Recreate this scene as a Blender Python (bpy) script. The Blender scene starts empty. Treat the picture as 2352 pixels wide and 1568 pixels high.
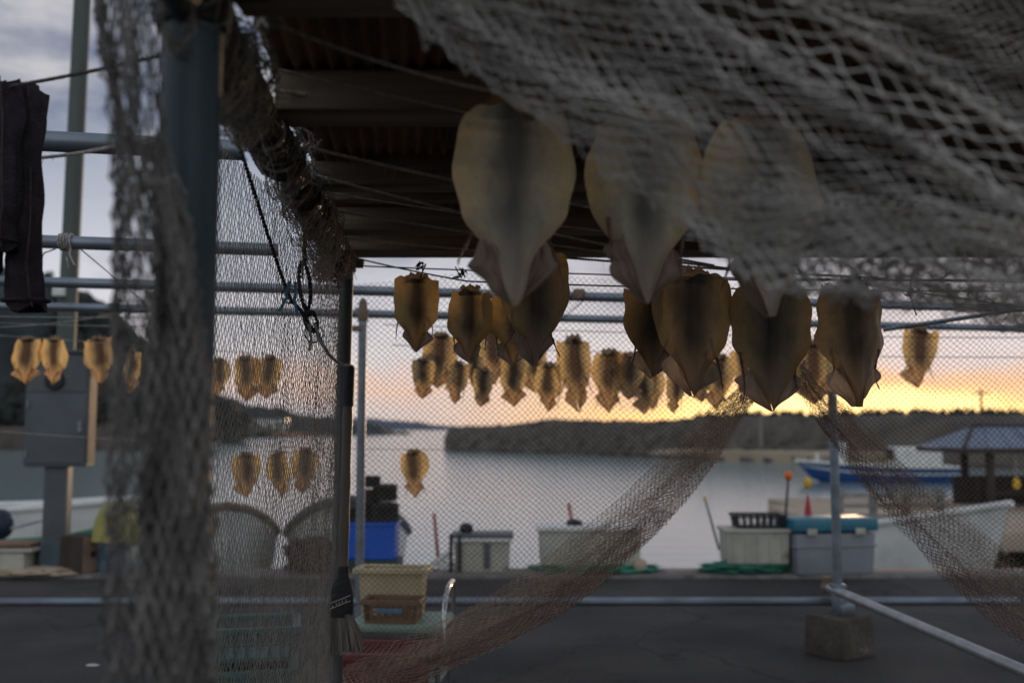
import bpy, bmesh, math, random
import numpy as np
from mathutils import Vector, Matrix, noise as mnoise
R = math.radians
random.seed(7); rng = np.random.default_rng(7)
scene = bpy.context.scene
COL = scene.collection

# ------------------------------------------------------------------ camera
CAM_Z, FPX, TILT = 1.2, 2287.0, math.atan(201 / 2287.0)
cam = bpy.data.cameras.new("camera"); cam.sensor_width = 36; cam.lens = 35
cam.clip_start = 0.05; cam.clip_end = 4000
cam.dof.use_dof = True; cam.dof.focus_distance = 2.6; cam.dof.aperture_fstop = 2.3; cam.dof.aperture_blades = 0
camo = bpy.data.objects.new("camera", cam); COL.objects.link(camo)
camo.location = (0, 0, CAM_Z); camo.rotation_euler = (R(90) + TILT, 0, 0)
scene.camera = camo

# ------------------------------------------------------------------ world (dusk sky with broken cloud and a sunset band)
SUN_AZ, SUN_EL = R(19), R(1.5)
world = bpy.data.worlds.new("World"); scene.world = world; world.use_nodes = True
nt = world.node_tree; nt.nodes.clear()
def N(tree, typ, **kw):
    n = tree.nodes.new(typ)
    for k, v in kw.items(): setattr(n, k, v)
    return n
def wmath(op, a, b=None, c=None, clamp=False):
    n = N(nt, "ShaderNodeMath", operation=op, use_clamp=clamp)
    for i, x in enumerate((a, b, c)):
        if x is None: continue
        if isinstance(x, (int, float)): n.inputs[i].default_value = x
        else: nt.links.new(x, n.inputs[i])
    return n.outputs[0]
def wvec(op, a, b):
    n = N(nt, "ShaderNodeVectorMath", operation=op)
    for i, x in enumerate((a, b)):
        if isinstance(x, (tuple, list)): n.inputs[i].default_value = x
        else: nt.links.new(x, n.inputs[i])
    return n.outputs["Value"] if op == "DOT_PRODUCT" else n.outputs[0]
def wmix(fac, a, b, mode="MIX"):
    n = N(nt, "ShaderNodeMix", data_type="RGBA", blend_type=mode); n.clamp_factor = True
    for s, x in ((n.inputs[0], fac), (n.inputs[6], a), (n.inputs[7], b)):
        if isinstance(x, (int, float)): s.default_value = x
        elif isinstance(x, tuple): s.default_value = (*x, 1) if len(x) == 3 else x
        else: nt.links.new(x, s)
    return n.outputs[2]
def wramp(fac, stops):
    n = N(nt, "ShaderNodeValToRGB"); e = n.color_ramp.elements
    while len(e) < len(stops): e.new(0.5)
    for el, (p, c) in zip(e, stops): el.position = p; el.color = (*c, 1)
    nt.links.new(fac, n.inputs[0]); return n.outputs[0]
tc = N(nt, "ShaderNodeTexCoord"); DIR = tc.outputs["Generated"]
sep = N(nt, "ShaderNodeSeparateXYZ"); nt.links.new(DIR, sep.inputs[0])
Z = sep.outputs[2]
def wnoise(scale, detail, stretch, seed):
    v = wvec("MULTIPLY", DIR, stretch); v = wvec("ADD", v, (seed, seed * 1.7, seed * .3))
    n = N(nt, "ShaderNodeTexNoise"); n.inputs["Scale"].default_value = scale; n.inputs["Detail"].default_value = detail
    n.inputs["Roughness"].default_value = .55
    nt.links.new(v, n.inputs["Vector"]); return n.outputs[0]
n1 = wnoise(3.2, 5, (1, 1, 2.2), 3.1)
n2 = wnoise(7.0, 6, (1, 1, 3.0), 8.4)
zc = wmath("MAXIMUM", Z, 0.0)
# sun-ward measure on the horizon circle
sdir = (math.sin(SUN_AZ), math.cos(SUN_AZ), 0)
dsun = wmath("MAXIMUM", wvec("DOT_PRODUCT", DIR, sdir), 0.0)
base = wramp(wmath("POWER", zc, .5), [(0, (.48, .51, .58)), (.16, (.60, .59, .63)), (.28, (.76, .72, .74)), (.40, (.60, .61, .68)), (.52, (.30, .35, .45)), (.64, (.11, .15, .235)), (1, (.25, .31, .41))])
cloud = wmath("MULTIPLY_ADD", n1, 5.5, -2.2, clamp=True)
cl_col = wmix(wmath("MULTIPLY_ADD", n2, 4.0, -1.55, clamp=True), (.14, .175, .27), (.60, .58, .60))
sky = N(nt, "ShaderNodeTexSky"); sky.sky_type = "NISHITA"; sky.sun_disc = False
sky.sun_elevation = SUN_EL; sky.sun_rotation = SUN_AZ
fcl = wmath("MULTIPLY", cloud, wmath("MULTIPLY_ADD", zc, 10.0, -.48, clamp=True))
c0 = wmix(wmath("MULTIPLY", fcl, .85), base, cl_col)
# sunset: a ragged warm band close to the horizon around the sun's bearing
zr = wmath("ADD", zc, wmath("MULTIPLY_ADD", n2, .075, -.0375))
zr = wmath("MAXIMUM", zr, 0.0)
band = wmath("POWER", 2.718, wmath("MULTIPLY", wmath("POWER", wmath("DIVIDE", zr, .043), 4.0), -1.0))
narrow = wmath("POWER", dsun, 22.0)
core = wmath("MULTIPLY", band, narrow)
glow_hi = wmath("MULTIPLY", wmath("POWER", 2.718, wmath("MULTIPLY", zc, -20.0)), wmath("POWER", dsun, 9.0))
c1 = wmix(wmath("MULTIPLY", glow_hi, .28), c0, (1.0, .68, .58))
c2 = wmix(wmath("MULTIPLY", core, 1.5, clamp=True), c1, (1.2, .66, .24))
inner = wmath("MULTIPLY", wmath("POWER", dsun, 75.0), wmath("POWER", 2.718, wmath("MULTIPLY", wmath("POWER", wmath("DIVIDE", zr, .039), 3.0), -1.0)))
c3 = wmix(wmath("MULTIPLY", inner, 1.7, clamp=True), c2, (2.1, 1.45, .60))
# pink streak left of the sun
streak = wmath("MULTIPLY", wmath("POWER", 2.718, wmath("MULTIPLY", wmath("POWER", wmath("DIVIDE", wmath("SUBTRACT", zr, .046), .014), 2.0), -1.0)), wmath("POWER", dsun, 3.5))
c4 = wmix(wmath("MULTIPLY", streak, .75), c3, (1.0, .58, .36))
# open sky behind the viewer, brightness added there to fill the foreground
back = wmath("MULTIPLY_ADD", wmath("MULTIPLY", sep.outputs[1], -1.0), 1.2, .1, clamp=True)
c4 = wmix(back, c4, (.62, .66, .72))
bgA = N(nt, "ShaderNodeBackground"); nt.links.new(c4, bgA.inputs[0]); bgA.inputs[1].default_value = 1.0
bgB = N(nt, "ShaderNodeBackground"); nt.links.new(sky.outputs[0], bgB.inputs[0]); bgB.inputs[1].default_value = .06
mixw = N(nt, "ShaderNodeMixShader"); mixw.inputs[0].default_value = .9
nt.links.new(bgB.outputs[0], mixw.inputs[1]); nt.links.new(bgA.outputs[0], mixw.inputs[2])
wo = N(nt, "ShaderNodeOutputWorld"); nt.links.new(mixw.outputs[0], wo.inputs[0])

sl = bpy.data.lights.new("sun", "SUN"); sl.energy = 1.0; sl.angle = R(1.5); sl.color = (1, .68, .38)
so = bpy.data.objects.new("sun", sl); COL.objects.link(so)
sv = Vector((math.sin(SUN_AZ) * math.cos(SUN_EL), math.cos(SUN_AZ) * math.cos(SUN_EL), math.sin(SUN_EL)))
so.rotation_euler = sv.to_track_quat("Z", "Y").to_euler(); so.location = (8, 30, 20)

scene.view_settings.view_transform = "Standard"; scene.view_settings.look = "None"
scene.view_settings.exposure = 0.18; scene.view_settings.gamma = 1.0
scene.cycles.use_denoising = True
scene.cycles.max_bounces = 8; scene.cycles.transparent_max_bounces = 8

# ------------------------------------------------------------------ helpers
FWD = np.array([0, math.cos(TILT), math.sin(TILT)]); UPV = np.array([0, -math.sin(TILT), math.cos(TILT)])
def ray(u, v):
    return FWD + (u - 1176) / FPX * np.array([1., 0, 0]) + (784 - v) / FPX * UPV
def P(u, v, d):
    """a point seen at photo position (u, v), d metres in front"""
    r = ray(u, v); return np.array([0, 0, CAM_Z]) + r * (d / r[1])
def PZ(u, v, z):
    r = ray(u, v); return np.array([0, 0, CAM_Z]) + r * ((z - CAM_Z) / r[2])

class MB:
    def __init__(s): s.v = []; s.f = []; s.n = 0
    def add(s, v, f):
        v = [tuple(map(float, p)) for p in v]
        s.v += v; s.f += [tuple(i + s.n for i in q) for q in f]; s.n += len(v); return s
    def box(s, c, size, rot=(0, 0, 0), bevel=0.0, taper=1.0):
        bm = bmesh.new(); bmesh.ops.create_cube(bm, size=1)
        for w in bm.verts:
            k = taper if w.co.z < 0 else 1.0
            w.co = Vector((w.co.x * size[0] * k, w.co.y * size[1] * k, w.co.z * size[2]))
        if bevel > 0: bmesh.ops.bevel(bm, geom=bm.edges[:], offset=bevel, segments=2, affect="EDGES", profile=.6)
        m = Matrix.Translation(Vector(c)) @ Matrix.Rotation(rot[2], 4, "Z") @ Matrix.Rotation(rot[1], 4, "Y") @ Matrix.Rotation(rot[0], 4, "X")
        bm.transform(m); bm.verts.index_update()
        s.add([w.co[:] for w in bm.verts], [[w.index for w in f.verts] for f in bm.faces]); bm.free(); return s
    def tube(s, pts, r, seg=8, cap=True):
        pts = [np.asarray(p, float) for p in pts]; n = len(pts)
        rr = [r] * n if isinstance(r, (int, float)) else list(r)
        vs = []; up = None
        for i, p in enumerate(pts):
            t = pts[min(i + 1, n - 1)] - pts[max(i - 1, 0)]; L = np.linalg.norm(t); t = t / L if L > 0 else np.array([0, 0, 1.])
            if up is None:
                a = np.array([0, 0, 1.]) if abs(t[2]) < .9 else np.array([1., 0, 0])
            else: a = up
            x = np.cross(a, t); x /= max(np.linalg.norm(x), 1e-9); y = np.cross(t, x); up = y
            for k in range(seg):
                an = 2 * math.pi * k / seg; vs.append(p + rr[i] * (math.cos(an) * x + math.sin(an) * y))
        fs = []
        for i in range(n - 1):
            for k in range(seg):
                a, b = i * seg + k, i * seg + (k + 1) % seg; fs.append((a, b, b + seg, a + seg))
        if cap: fs.append(tuple(range(seg))[::-1]); fs.append(tuple((n - 1) * seg + k for k in range(seg)))
        return s.add(vs, fs)
    def lathe(s, prof, c=(0, 0, 0), seg=20, axis=None):
        vs = []; fs = []; n = len(prof)
        for (r, z) in prof:
            for k in range(seg):
                a = 2 * math.pi * k / seg; vs.append(Vector((r * math.cos(a), r * math.sin(a), z)))
        for i in range(n - 1):
            for k in range(seg):
                a, b = i * seg + k, i * seg + (k + 1) % seg; fs.append((a, b, b + seg, a + seg))
        fs.append(tuple(range(seg))[::-1]); fs.append(tuple((n - 1) * seg + k for k in range(seg)))
        if axis is not None:
            q = Vector((0, 0, 1)).rotation_difference(Vector(axis)); vs = [q @ w for w in vs]
        return s.add([np.array(w) + np.array(c) for w in vs], fs)
    def grid(s, pts):
        """pts[i][j] -> quads"""
        a, b = len(pts), len(pts[0]); vs = [p for row in pts for p in row]
        return s.add(vs, [(i * b + j, i * b + j + 1, (i + 1) * b + j + 1, (i + 1) * b + j) for i in range(a - 1) for j in range(b - 1)])
    def lump(s, c, rad, amp=.25, sub=3, fr=2.0, seed=0, flat=None):
        bm = bmesh.new(); bmesh.ops.create_icosphere(bm, subdivisions=sub, radius=1)
        for w in bm.verts:
            d = w.co.normalized(); k = 1 + amp * mnoise.fractal(d * fr + Vector((seed, seed * 2.3, 1)), 1.0, 2.0, 4)
            w.co = Vector((d.x * rad[0] * k, d.y * rad[1] * k, d.z * rad[2] * k))
            if flat is not None: w.co.z = max(w.co.z, flat)
        bm.verts.index_update()
        s.add([np.array(w.co) + np.array(c) for w in bm.verts], [[w.index for w in f.verts] for f in bm.faces]); bm.free(); return s
    def build(s, name, mat, parent=None, smooth=True, loc=None):
        me = bpy.data.meshes.new(name); me.from_pydata(s.v, [], s.f); me.update()
        if smooth:
            me.polygons.foreach_set("use_smooth", [True] * len(me.polygons))
            try: me.set_sharp_from_angle(angle=R(38))
            except Exception: pass
        me.materials.append(mat)
        o = bpy.data.objects.new(name, me); COL.objects.link(o)
        if parent is not None: o.parent = parent
        if loc is not None: o.location = loc
        return o

def tag(o, label, cat, group=None, kind=None):
    if label: o["label"] = label
    if cat: o["category"] = cat
    if group: o["group"] = group
    if kind: o["kind"] = kind
    return o
def thing(name, label, cat, loc=(0, 0, 0), rotz=0.0, group=None):
    o = bpy.data.objects.new(name, None); COL.objects.link(o); o.empty_display_size = .1
    o.location = tuple(float(x) for x in loc); o.rotation_euler = (0, 0, rotz)
    return tag(o, label, cat, group)
def structure(o): o["kind"] = "structure"; return o

# ------------------------------------------------------------------ materials
def material(name, col, rough=.7, var=.25, scale=12., metal=0., bump=0., bscale=None, col2=None, spots=None, stretch=(1, 1, 1), transl=0., spec=.5, detail=5):
    """noise-varied principled material; spots=(colour, threshold, scale) adds patches of rust or wear"""
    m = bpy.data.materials.new(name); m.use_nodes = True; t = m.node_tree; b = t.nodes["Principled BSDF"]
    tcn = N(t, "ShaderNodeTexCoord"); mp = N(t, "ShaderNodeMapping"); mp.inputs["Scale"].default_value = stretch
    t.links.new(tcn.outputs["Object"], mp.inputs[0])
    ns = N(t, "ShaderNodeTexNoise"); ns.inputs["Scale"].default_value = scale; ns.inputs["Detail"].default_value = detail
    t.links.new(mp.outputs[0], ns.inputs["Vector"])
    rp = N(t, "ShaderNodeValToRGB"); rp.color_ramp.elements[0].position = .3; rp.color_ramp.elements[1].position = .72
    c2 = col2 if col2 else tuple(min(1, c * (1 + var)) for c in col)
    rp.color_ramp.elements[0].color = (*[c * (1 - var) for c in col], 1); rp.color_ramp.elements[1].color = (*c2, 1)
    t.links.new(ns.outputs[0], rp.inputs[0]); out = rp.outputs[0]
    if spots:
        n2 = N(t, "ShaderNodeTexNoise"); n2.inputs["Scale"].default_value = spots[2]; n2.inputs["Detail"].default_value = 7
        t.links.new(mp.outputs[0], n2.inputs["Vector"])
        r2 = N(t, "ShaderNodeValToRGB"); r2.color_ramp.elements[0].position = spots[1]; r2.color_ramp.elements[1].position = min(1, spots[1] + .08)
        t.links.new(n2.outputs[0], r2.inputs[0])
        mx = N(t, "ShaderNodeMix", data_type="RGBA"); t.links.new(r2.outputs[0], mx.inputs[0]); t.links.new(out, mx.inputs[6]); mx.inputs[7].default_value = (*spots[0], 1)
        out = mx.outputs[2]
    t.links.new(out, b.inputs["Base Color"])
    b.inputs["Roughness"].default_value = rough; b.inputs["Metallic"].default_value = metal; b.inputs["Specular IOR Level"].default_value = spec
    if bump:
        nb = N(t, "ShaderNodeTexNoise"); nb.inputs["Scale"].default_value = bscale or scale * 4; nb.inputs["Detail"].default_value = 6
        t.links.new(mp.outputs[0], nb.inputs["Vector"])
        bp = N(t, "ShaderNodeBump"); bp.inputs["Strength"].default_value = bump; bp.inputs["Distance"].default_value = .02
        t.links.new(nb.outputs[0], bp.inputs["Height"]); t.links.new(bp.outputs[0], b.inputs["Normal"])
    if transl:
        tr = N(t, "ShaderNodeBsdfTranslucent"); t.links.new(out, tr.inputs[0]); ms = N(t, "ShaderNodeMixShader"); ms.inputs[0].default_value = transl
        o = t.nodes["Material Output"]; t.links.new(b.outputs[0], ms.inputs[1]); t.links.new(tr.outputs[0], ms.inputs[2]); t.links.new(ms.outputs[0], o.inputs[0])
    return m
M = {}
M["asphalt"] = material("asphalt", (.060, .055, .050), .82, .5, 1.1, bump=1.0, bscale=120, spots=((.115, .105, .095), .635, 46), detail=10)
def crack(m):
    t = m.node_tree; b = t.nodes["Principled BSDF"]; src = b.inputs["Base Color"].links[0].from_socket
    tcn = N(t, "ShaderNodeTexCoord"); nz = N(t, "ShaderNodeTexNoise"); nz.inputs["Scale"].default_value = 1.5; nz.inputs["Detail"].default_value = 6; t.links.new(tcn.outputs["Object"], nz.inputs["Vector"])
    ad = N(t, "ShaderNodeVectorMath", operation="ADD"); t.links.new(tcn.outputs["Object"], ad.inputs[0]); t.links.new(nz.outputs["Color"], ad.inputs[1])
    vo = N(t, "ShaderNodeTexVoronoi", feature="DISTANCE_TO_EDGE"); vo.inputs["Scale"].default_value = .55; t.links.new(ad.outputs[0], vo.inputs["Vector"])
    rp = N(t, "ShaderNodeValToRGB"); rp.color_ramp.elements[0].position = .0; rp.color_ramp.elements[0].color = (.35, .35, .35, 1); rp.color_ramp.elements[1].position = .012; rp.color_ramp.elements[1].color = (1, 1, 1, 1); t.links.new(vo.outputs["Distance"], rp.inputs[0])
    n2 = N(t, "ShaderNodeTexNoise"); n2.inputs["Scale"].default_value = .8; n2.inputs["Detail"].default_value = 3; t.links.new(tcn.outputs["Object"], n2.inputs["Vector"])
    r2 = N(t, "ShaderNodeValToRGB"); r2.color_ramp.elements[0].position = .42; r2.color_ramp.elements[0].color = (.62, .61, .6, 1); r2.color_ramp.elements[1].position = .60; r2.color_ramp.elements[1].color = (1.15, 1.12, 1.1, 1); t.links.new(n2.outputs[0], r2.inputs[0])
    m1 = N(t, "ShaderNodeMix", data_type="RGBA", blend_type="MULTIPLY"); m1.inputs[0].default_value = 1; t.links.new(src, m1.inputs[6]); t.links.new(rp.outputs[0], m1.inputs[7])
    m2 = N(t, "ShaderNodeMix", data_type="RGBA", blend_type="MULTIPLY"); m2.inputs[0].default_value = 1; t.links.new(m1.outputs[2], m2.inputs[6]); t.links.new(r2.outputs[0], m2.inputs[7]); t.links.new(m2.outputs[2], b.inputs["Base Color"])
crack(M["asphalt"])
M["kerb"] = material("kerb_concrete", (.16, .15, .14), .9, .35, 9, bump=.4)
M["concrete"] = material("concrete", (.09, .078, .06), .9, .4, 9, bump=.5, spots=((.33, .32, .29), .62, 6))
M["galv"] = material("galvanised_pipe", (.20, .235, .27), .42, .3, 14, metal=.55, spots=((.11, .10, .09), .66, 30), stretch=(.3, 1, 1))
M["galv_light"] = material("bright_galvanised_pipe", (.42, .42, .42), .38, .2, 16, metal=.6, spots=((.2, .17, .14), .68, 30))
M["bluepost"] = material("dark_painted_post", (.052, .085, .10), .45, .35, 8, bump=.1, spots=((.07, .06, .05), .66, 22), stretch=(1, 1, .25))
M["darkpipe"] = material("dark_steel_pipe", (.085, .088, .09), .55, .35, 14, metal=.3, spots=((.11, .06, .035), .66, 20), stretch=(1, 1, .3))
M["olive"] = material("olive_pole", (.075, .095, .08), .6, .25, 5, stretch=(1, 1, .2))
M["rust"] = material("rusted_sheet", (.23, .135, .09), .9, .6, 9, bump=.35, bscale=70, spots=((.30, .15, .075), .58, 14), stretch=(1, .35, 1))
M["timber"] = material("weathered_timber", (.20, .155, .11), .85, .5, 10, bump=.5, bscale=50, stretch=(.12, 2, 2), col2=(.30, .235, .175))
M["rope"] = material("grey_twine", (.40, .365, .32), .95, .35, 60, bump=.4, bscale=300)
M["rope_dark"] = material("dark_twine", (.06, .05, .045), .95, .35, 60, bump=.4, bscale=300)
M["rope_teal"] = material("teal_twine", (.12, .17, .17), .9, .35, 60)
M["rope_red"] = material("red_frayed_rope", (.16, .03, .02), .95, .4, 50)
M["rope_yellow"] = material("straw_twine", (.20, .16, .09), .95, .3, 50)
M["net"] = material("net_twine", (.22, .195, .165), .95, .3, 30)
M["net_near"] = material("net_twine_pale", (.46, .435, .40), .95, .35, 14, spec=.2)
M["net_post"] = material("net_twine_dusty", (.18, .17, .158), .95, .35, 14, spec=.2)
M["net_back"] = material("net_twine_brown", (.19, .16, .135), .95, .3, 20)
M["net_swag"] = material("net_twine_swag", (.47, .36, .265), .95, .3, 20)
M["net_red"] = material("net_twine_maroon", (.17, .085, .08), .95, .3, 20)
M["cloth"] = material("dark_knit_cloth", (.036, .029, .034), .95, .4, 30, bump=.6, bscale=260, spots=((.05, .042, .045), .68, 40), spec=.15)
M["steelbox"] = material("grey_cabinet_paint", (.085, .095, .105), .5, .2, 4, spots=((.13, .10, .07), .70, 9))
M["rustpanel"] = material("rusty_side_panel", (.20, .135, .09), .7, .3, 8)
M["white"] = material("white_gelcoat", (.72, .71, .67), .4, .15, 4, spots=((.5, .46, .38), .66, 5))
M["whiteplastic"] = material("dirty_white_plastic", (.44, .43, .36), .6, .18, 6, spots=((.20, .18, .12), .62, 6))
M["cream"] = material("cream_plastic", (.64, .54, .34), .55, .12, 9, transl=.25)
M["brownplastic"] = material("brown_plastic", (.20, .115, .06), .6, .2, 9)
M["green_top"] = material("pale_green_board", (.25, .36, .29), .6, .18, 7)
M["red_crate"] = material("red_plastic", (.20, .045, .045), .5, .25, 8)
M["teal"] = material("teal_plastic", (.03, .115, .11), .5, .25, 6)
M["coolerlid"] = material("teal_lid_plastic", (.03, .155, .22), .42, .15, 5)
M["coolerbody"] = material("lavender_grey_plastic", (.23, .24, .27), .5, .12, 5)
M["blue"] = material("bright_blue_plastic", (.005, .10, .56), .5, .15, 5)
M["bluehull"] = material("blue_hull_paint", (.01, .06, .20), .4, .2, 2)
M["lightblue"] = material("light_blue_plastic", (.10, .20, .29), .5, .2, 9)
M["cowl"] = material("navy_cowl_paint", (.018, .028, .055), .5, .3, 8)
M["black"] = material("black_rubber", (.014, .014, .015), .6, .4, 20, bump=.3)
M["darkpile"] = material("dark_weedy_pile", (.026, .025, .019), .95, .6, 20, bump=.8, bscale=60)
M["maroonpile"] = material("maroon_net_pile", (.055, .026, .026), .95, .6, 30, bump=1.0, bscale=80)
M["greennet"] = material("green_netting", (.05, .24, .16), .9, .4, 25, bump=.8, bscale=90)
M["orange"] = material("orange_float", (.75, .14, .012), .4, .1, 5)
M["yellow"] = material("yellow_float", (.66, .40, .03), .45, .12, 5)
M["redfloat"] = material("red_cone", (.45, .02, .045), .45, .15, 5)
M["pink"] = material("faded_pink_pole", (.50, .17, .16), .6, .15, 8)
M["yellowcloth"] = material("yellow_tarp", (.42, .38, .11), .6, .2, 7, transl=.2)
M["cardboard"] = material("cardboard", (.38, .28, .19), .9, .12, 7)
M["bamboo"] = material("bamboo_handle", (.10, .075, .055), .45, .35, 12, stretch=(1, 1, .2))
M["bristle"] = material("broom_fibre", (.22, .19, .165), .95, .45, 60, stretch=(1, 1, .1))
M["chrome"] = material("chrome_tube", (.55, .55, .55), .22, .1, 8, metal=.9)
M["pegblue"] = material("blue_peg_plastic", (.03, .12, .22), .45, .15, 20)
M["peggrey"] = material("grey_peg_plastic", (.20, .20, .18), .5, .15, 20)
M["tile"] = material("blue_grey_roof", (.16, .20, .26), .5, .2, 3)
M["darkwood"] = material("dark_wood", (.045, .033, .026), .85, .4, 6, stretch=(1, 1, .2))
M["woodrail"] = material("grey_wood_rail", (.24, .225, .20), .85, .3, 6)
M["sandy"] = material("sandy_concrete", (.44, .35, .25), .9, .3, .25, bump=.3)
M["rockwall"] = material("breakwater_blocks", (.10, .086, .07), .95, .35, .7, bump=.45, bscale=1.3)
M["hill"] = material("wooded_hill", (.030, .042, .045), .95, .5, .12)
M["leaf"] = material("dark_foliage", (.022, .030, .026), .9, .5, .5)
M["treeline"] = material("treeline_foliage", (.030, .027, .020), .9, .5, .5)
M["ripedry"] = material("dry_foam", (.5, .5, .48), .8, .1, 20)
M["shore_glow"] = material("lit_shore", (.32, .15, .07), .9, .3, .1)  # orange light on the shore painted into the rock colour

def water_mat():
    m = bpy.data.materials.new("harbour_water"); m.use_nodes = True; t = m.node_tree; b = t.nodes["Principled BSDF"]
    b.inputs["Base Color"].default_value = (.19, .25, .245, 1); b.inputs["Roughness"].default_value = .16; b.inputs["IOR"].default_value = 1.33
    b.inputs["Specular IOR Level"].default_value = .9
    tcn = N(t, "ShaderNodeTexCoord"); mp = N(t, "ShaderNodeMapping"); mp.inputs["Scale"].default_value = (.45, 1.3, 1)
    t.links.new(tcn.outputs["Object"], mp.inputs[0])
    a = N(t, "ShaderNodeTexNoise"); a.inputs["Scale"].default_value = 1.6; a.inputs["Detail"].default_value = 5; t.links.new(mp.outputs[0], a.inputs["Vector"])
    bp = N(t, "ShaderNodeBump"); bp.inputs["Strength"].default_value = .22; bp.inputs["Distance"].default_value = .06
    t.links.new(a.outputs[0], bp.inputs["Height"]); t.links.new(bp.outputs[0], b.inputs["Normal"]); return m
M["water"] = water_mat()

def squid_mat(name, tan, edge, dark, transl=.55, fin=False, core=(.22, .66)):
    """dried flesh: tan, backlit rim glow painted in, dark middle streak for stain and thickness"""
    m = bpy.data.materials.new(name); m.use_nodes = True; t = m.node_tree; b = t.nodes["Principled BSDF"]; o = t.nodes["Material Output"]
    tcn = N(t, "ShaderNodeTexCoord"); sp = N(t, "ShaderNodeSeparateXYZ"); t.links.new(tcn.outputs["Object"], sp.inputs[0])
    inf = N(t, "ShaderNodeObjectInfo")
    off = N(t, "ShaderNodeVectorMath", operation="ADD"); t.links.new(tcn.outputs["Object"], off.inputs[0])
    cb = N(t, "ShaderNodeCombineXYZ"); mm = N(t, "ShaderNodeMath", operation="MULTIPLY"); t.links.new(inf.outputs["Random"], mm.inputs[0]); mm.inputs[1].default_value = 40
    t.links.new(mm.outputs[0], cb.inputs[0]); t.links.new(mm.outputs[0], cb.inputs[2]); t.links.new(cb.outputs[0], off.inputs[1])
    mp = N(t, "ShaderNodeMapping"); mp.inputs["Scale"].default_value = (5, 3, 2.4); t.links.new(off.outputs[0], mp.inputs[0])
    ns = N(t, "ShaderNodeTexNoise"); ns.inputs["Scale"].default_value = 1.4; ns.inputs["Detail"].default_value = 6; t.links.new(mp.outputs[0], ns.inputs["Vector"])
    rp = N(t, "ShaderNodeValToRGB"); rp.color_ramp.elements[0].position = .3; rp.color_ramp.elements[1].position = .75
    rp.color_ramp.elements[0].color = (*[c * .7 for c in tan], 1); rp.color_ramp.elements[1].color = (*edge, 1)
    t.links.new(ns.outputs[0], rp.inputs[0]); col = rp.outputs[0]
    if not fin:
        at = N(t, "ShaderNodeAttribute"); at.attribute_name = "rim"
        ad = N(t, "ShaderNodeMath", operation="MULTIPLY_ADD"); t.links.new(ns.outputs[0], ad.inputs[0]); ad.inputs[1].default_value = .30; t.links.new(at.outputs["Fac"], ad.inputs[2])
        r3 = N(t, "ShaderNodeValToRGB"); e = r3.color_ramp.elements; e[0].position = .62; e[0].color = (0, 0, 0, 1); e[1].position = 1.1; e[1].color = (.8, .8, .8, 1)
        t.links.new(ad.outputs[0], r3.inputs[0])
        m3 = N(t, "ShaderNodeMix", data_type="RGBA"); t.links.new(r3.outputs[0], m3.inputs[0]); t.links.new(col, m3.inputs[6]); m3.inputs[7].default_value = (edge[0] * 1.05, edge[1] * .90, edge[2] * .66, 1); col = m3.outputs[2]  # painted glow of backlight coming through the thin rim
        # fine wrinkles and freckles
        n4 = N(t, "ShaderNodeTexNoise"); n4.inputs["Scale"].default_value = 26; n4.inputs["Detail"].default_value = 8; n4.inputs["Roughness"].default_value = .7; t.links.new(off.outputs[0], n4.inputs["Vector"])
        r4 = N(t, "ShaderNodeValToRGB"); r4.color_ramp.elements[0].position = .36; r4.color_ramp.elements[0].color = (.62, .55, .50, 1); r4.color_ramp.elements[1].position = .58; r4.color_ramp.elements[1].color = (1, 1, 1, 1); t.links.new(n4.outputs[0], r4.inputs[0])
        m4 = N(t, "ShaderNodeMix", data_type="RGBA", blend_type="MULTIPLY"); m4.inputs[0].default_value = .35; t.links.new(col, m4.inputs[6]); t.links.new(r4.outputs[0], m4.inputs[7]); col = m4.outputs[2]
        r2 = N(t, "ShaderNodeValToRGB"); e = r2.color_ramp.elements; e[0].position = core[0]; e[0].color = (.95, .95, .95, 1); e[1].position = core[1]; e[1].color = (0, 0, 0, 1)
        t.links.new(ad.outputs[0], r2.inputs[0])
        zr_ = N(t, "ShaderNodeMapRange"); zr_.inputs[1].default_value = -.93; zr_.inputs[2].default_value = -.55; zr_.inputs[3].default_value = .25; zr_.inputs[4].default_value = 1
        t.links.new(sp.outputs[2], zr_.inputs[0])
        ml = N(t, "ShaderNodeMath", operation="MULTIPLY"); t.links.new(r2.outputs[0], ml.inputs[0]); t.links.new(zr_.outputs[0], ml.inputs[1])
        mx = N(t, "ShaderNodeMix", data_type="RGBA"); t.links.new(ml.outputs[0], mx.inputs[0]); t.links.new(col, mx.inputs[6]); mx.inputs[7].default_value = (*dark, 1)  # stain plus the darkness of thick flesh against the backlight
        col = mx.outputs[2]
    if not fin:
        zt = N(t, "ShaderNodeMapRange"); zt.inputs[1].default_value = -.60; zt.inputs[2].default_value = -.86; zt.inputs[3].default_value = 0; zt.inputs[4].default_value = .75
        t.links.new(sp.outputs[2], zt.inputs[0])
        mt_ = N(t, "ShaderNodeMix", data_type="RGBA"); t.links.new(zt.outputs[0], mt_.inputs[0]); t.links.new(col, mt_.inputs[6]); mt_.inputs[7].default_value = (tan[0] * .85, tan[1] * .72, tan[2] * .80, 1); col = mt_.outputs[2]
    t.links.new(col, b.inputs["Base Color"]); b.inputs["Roughness"].default_value = .42; b.inputs["Specular IOR Level"].default_value = .35
    bp = N(t, "ShaderNodeBump"); bp.inputs["Strength"].default_value = .25; bp.inputs["Distance"].default_value = .05
    t.links.new(ns.outputs[0], bp.inputs["Height"]); t.links.new(bp.outputs[0], b.inputs["Normal"])
    tr = N(t, "ShaderNodeBsdfTranslucent"); t.links.new(col, tr.inputs[0])
    ms = N(t, "ShaderNodeMixShader"); ms.inputs[0].default_value = transl
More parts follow.
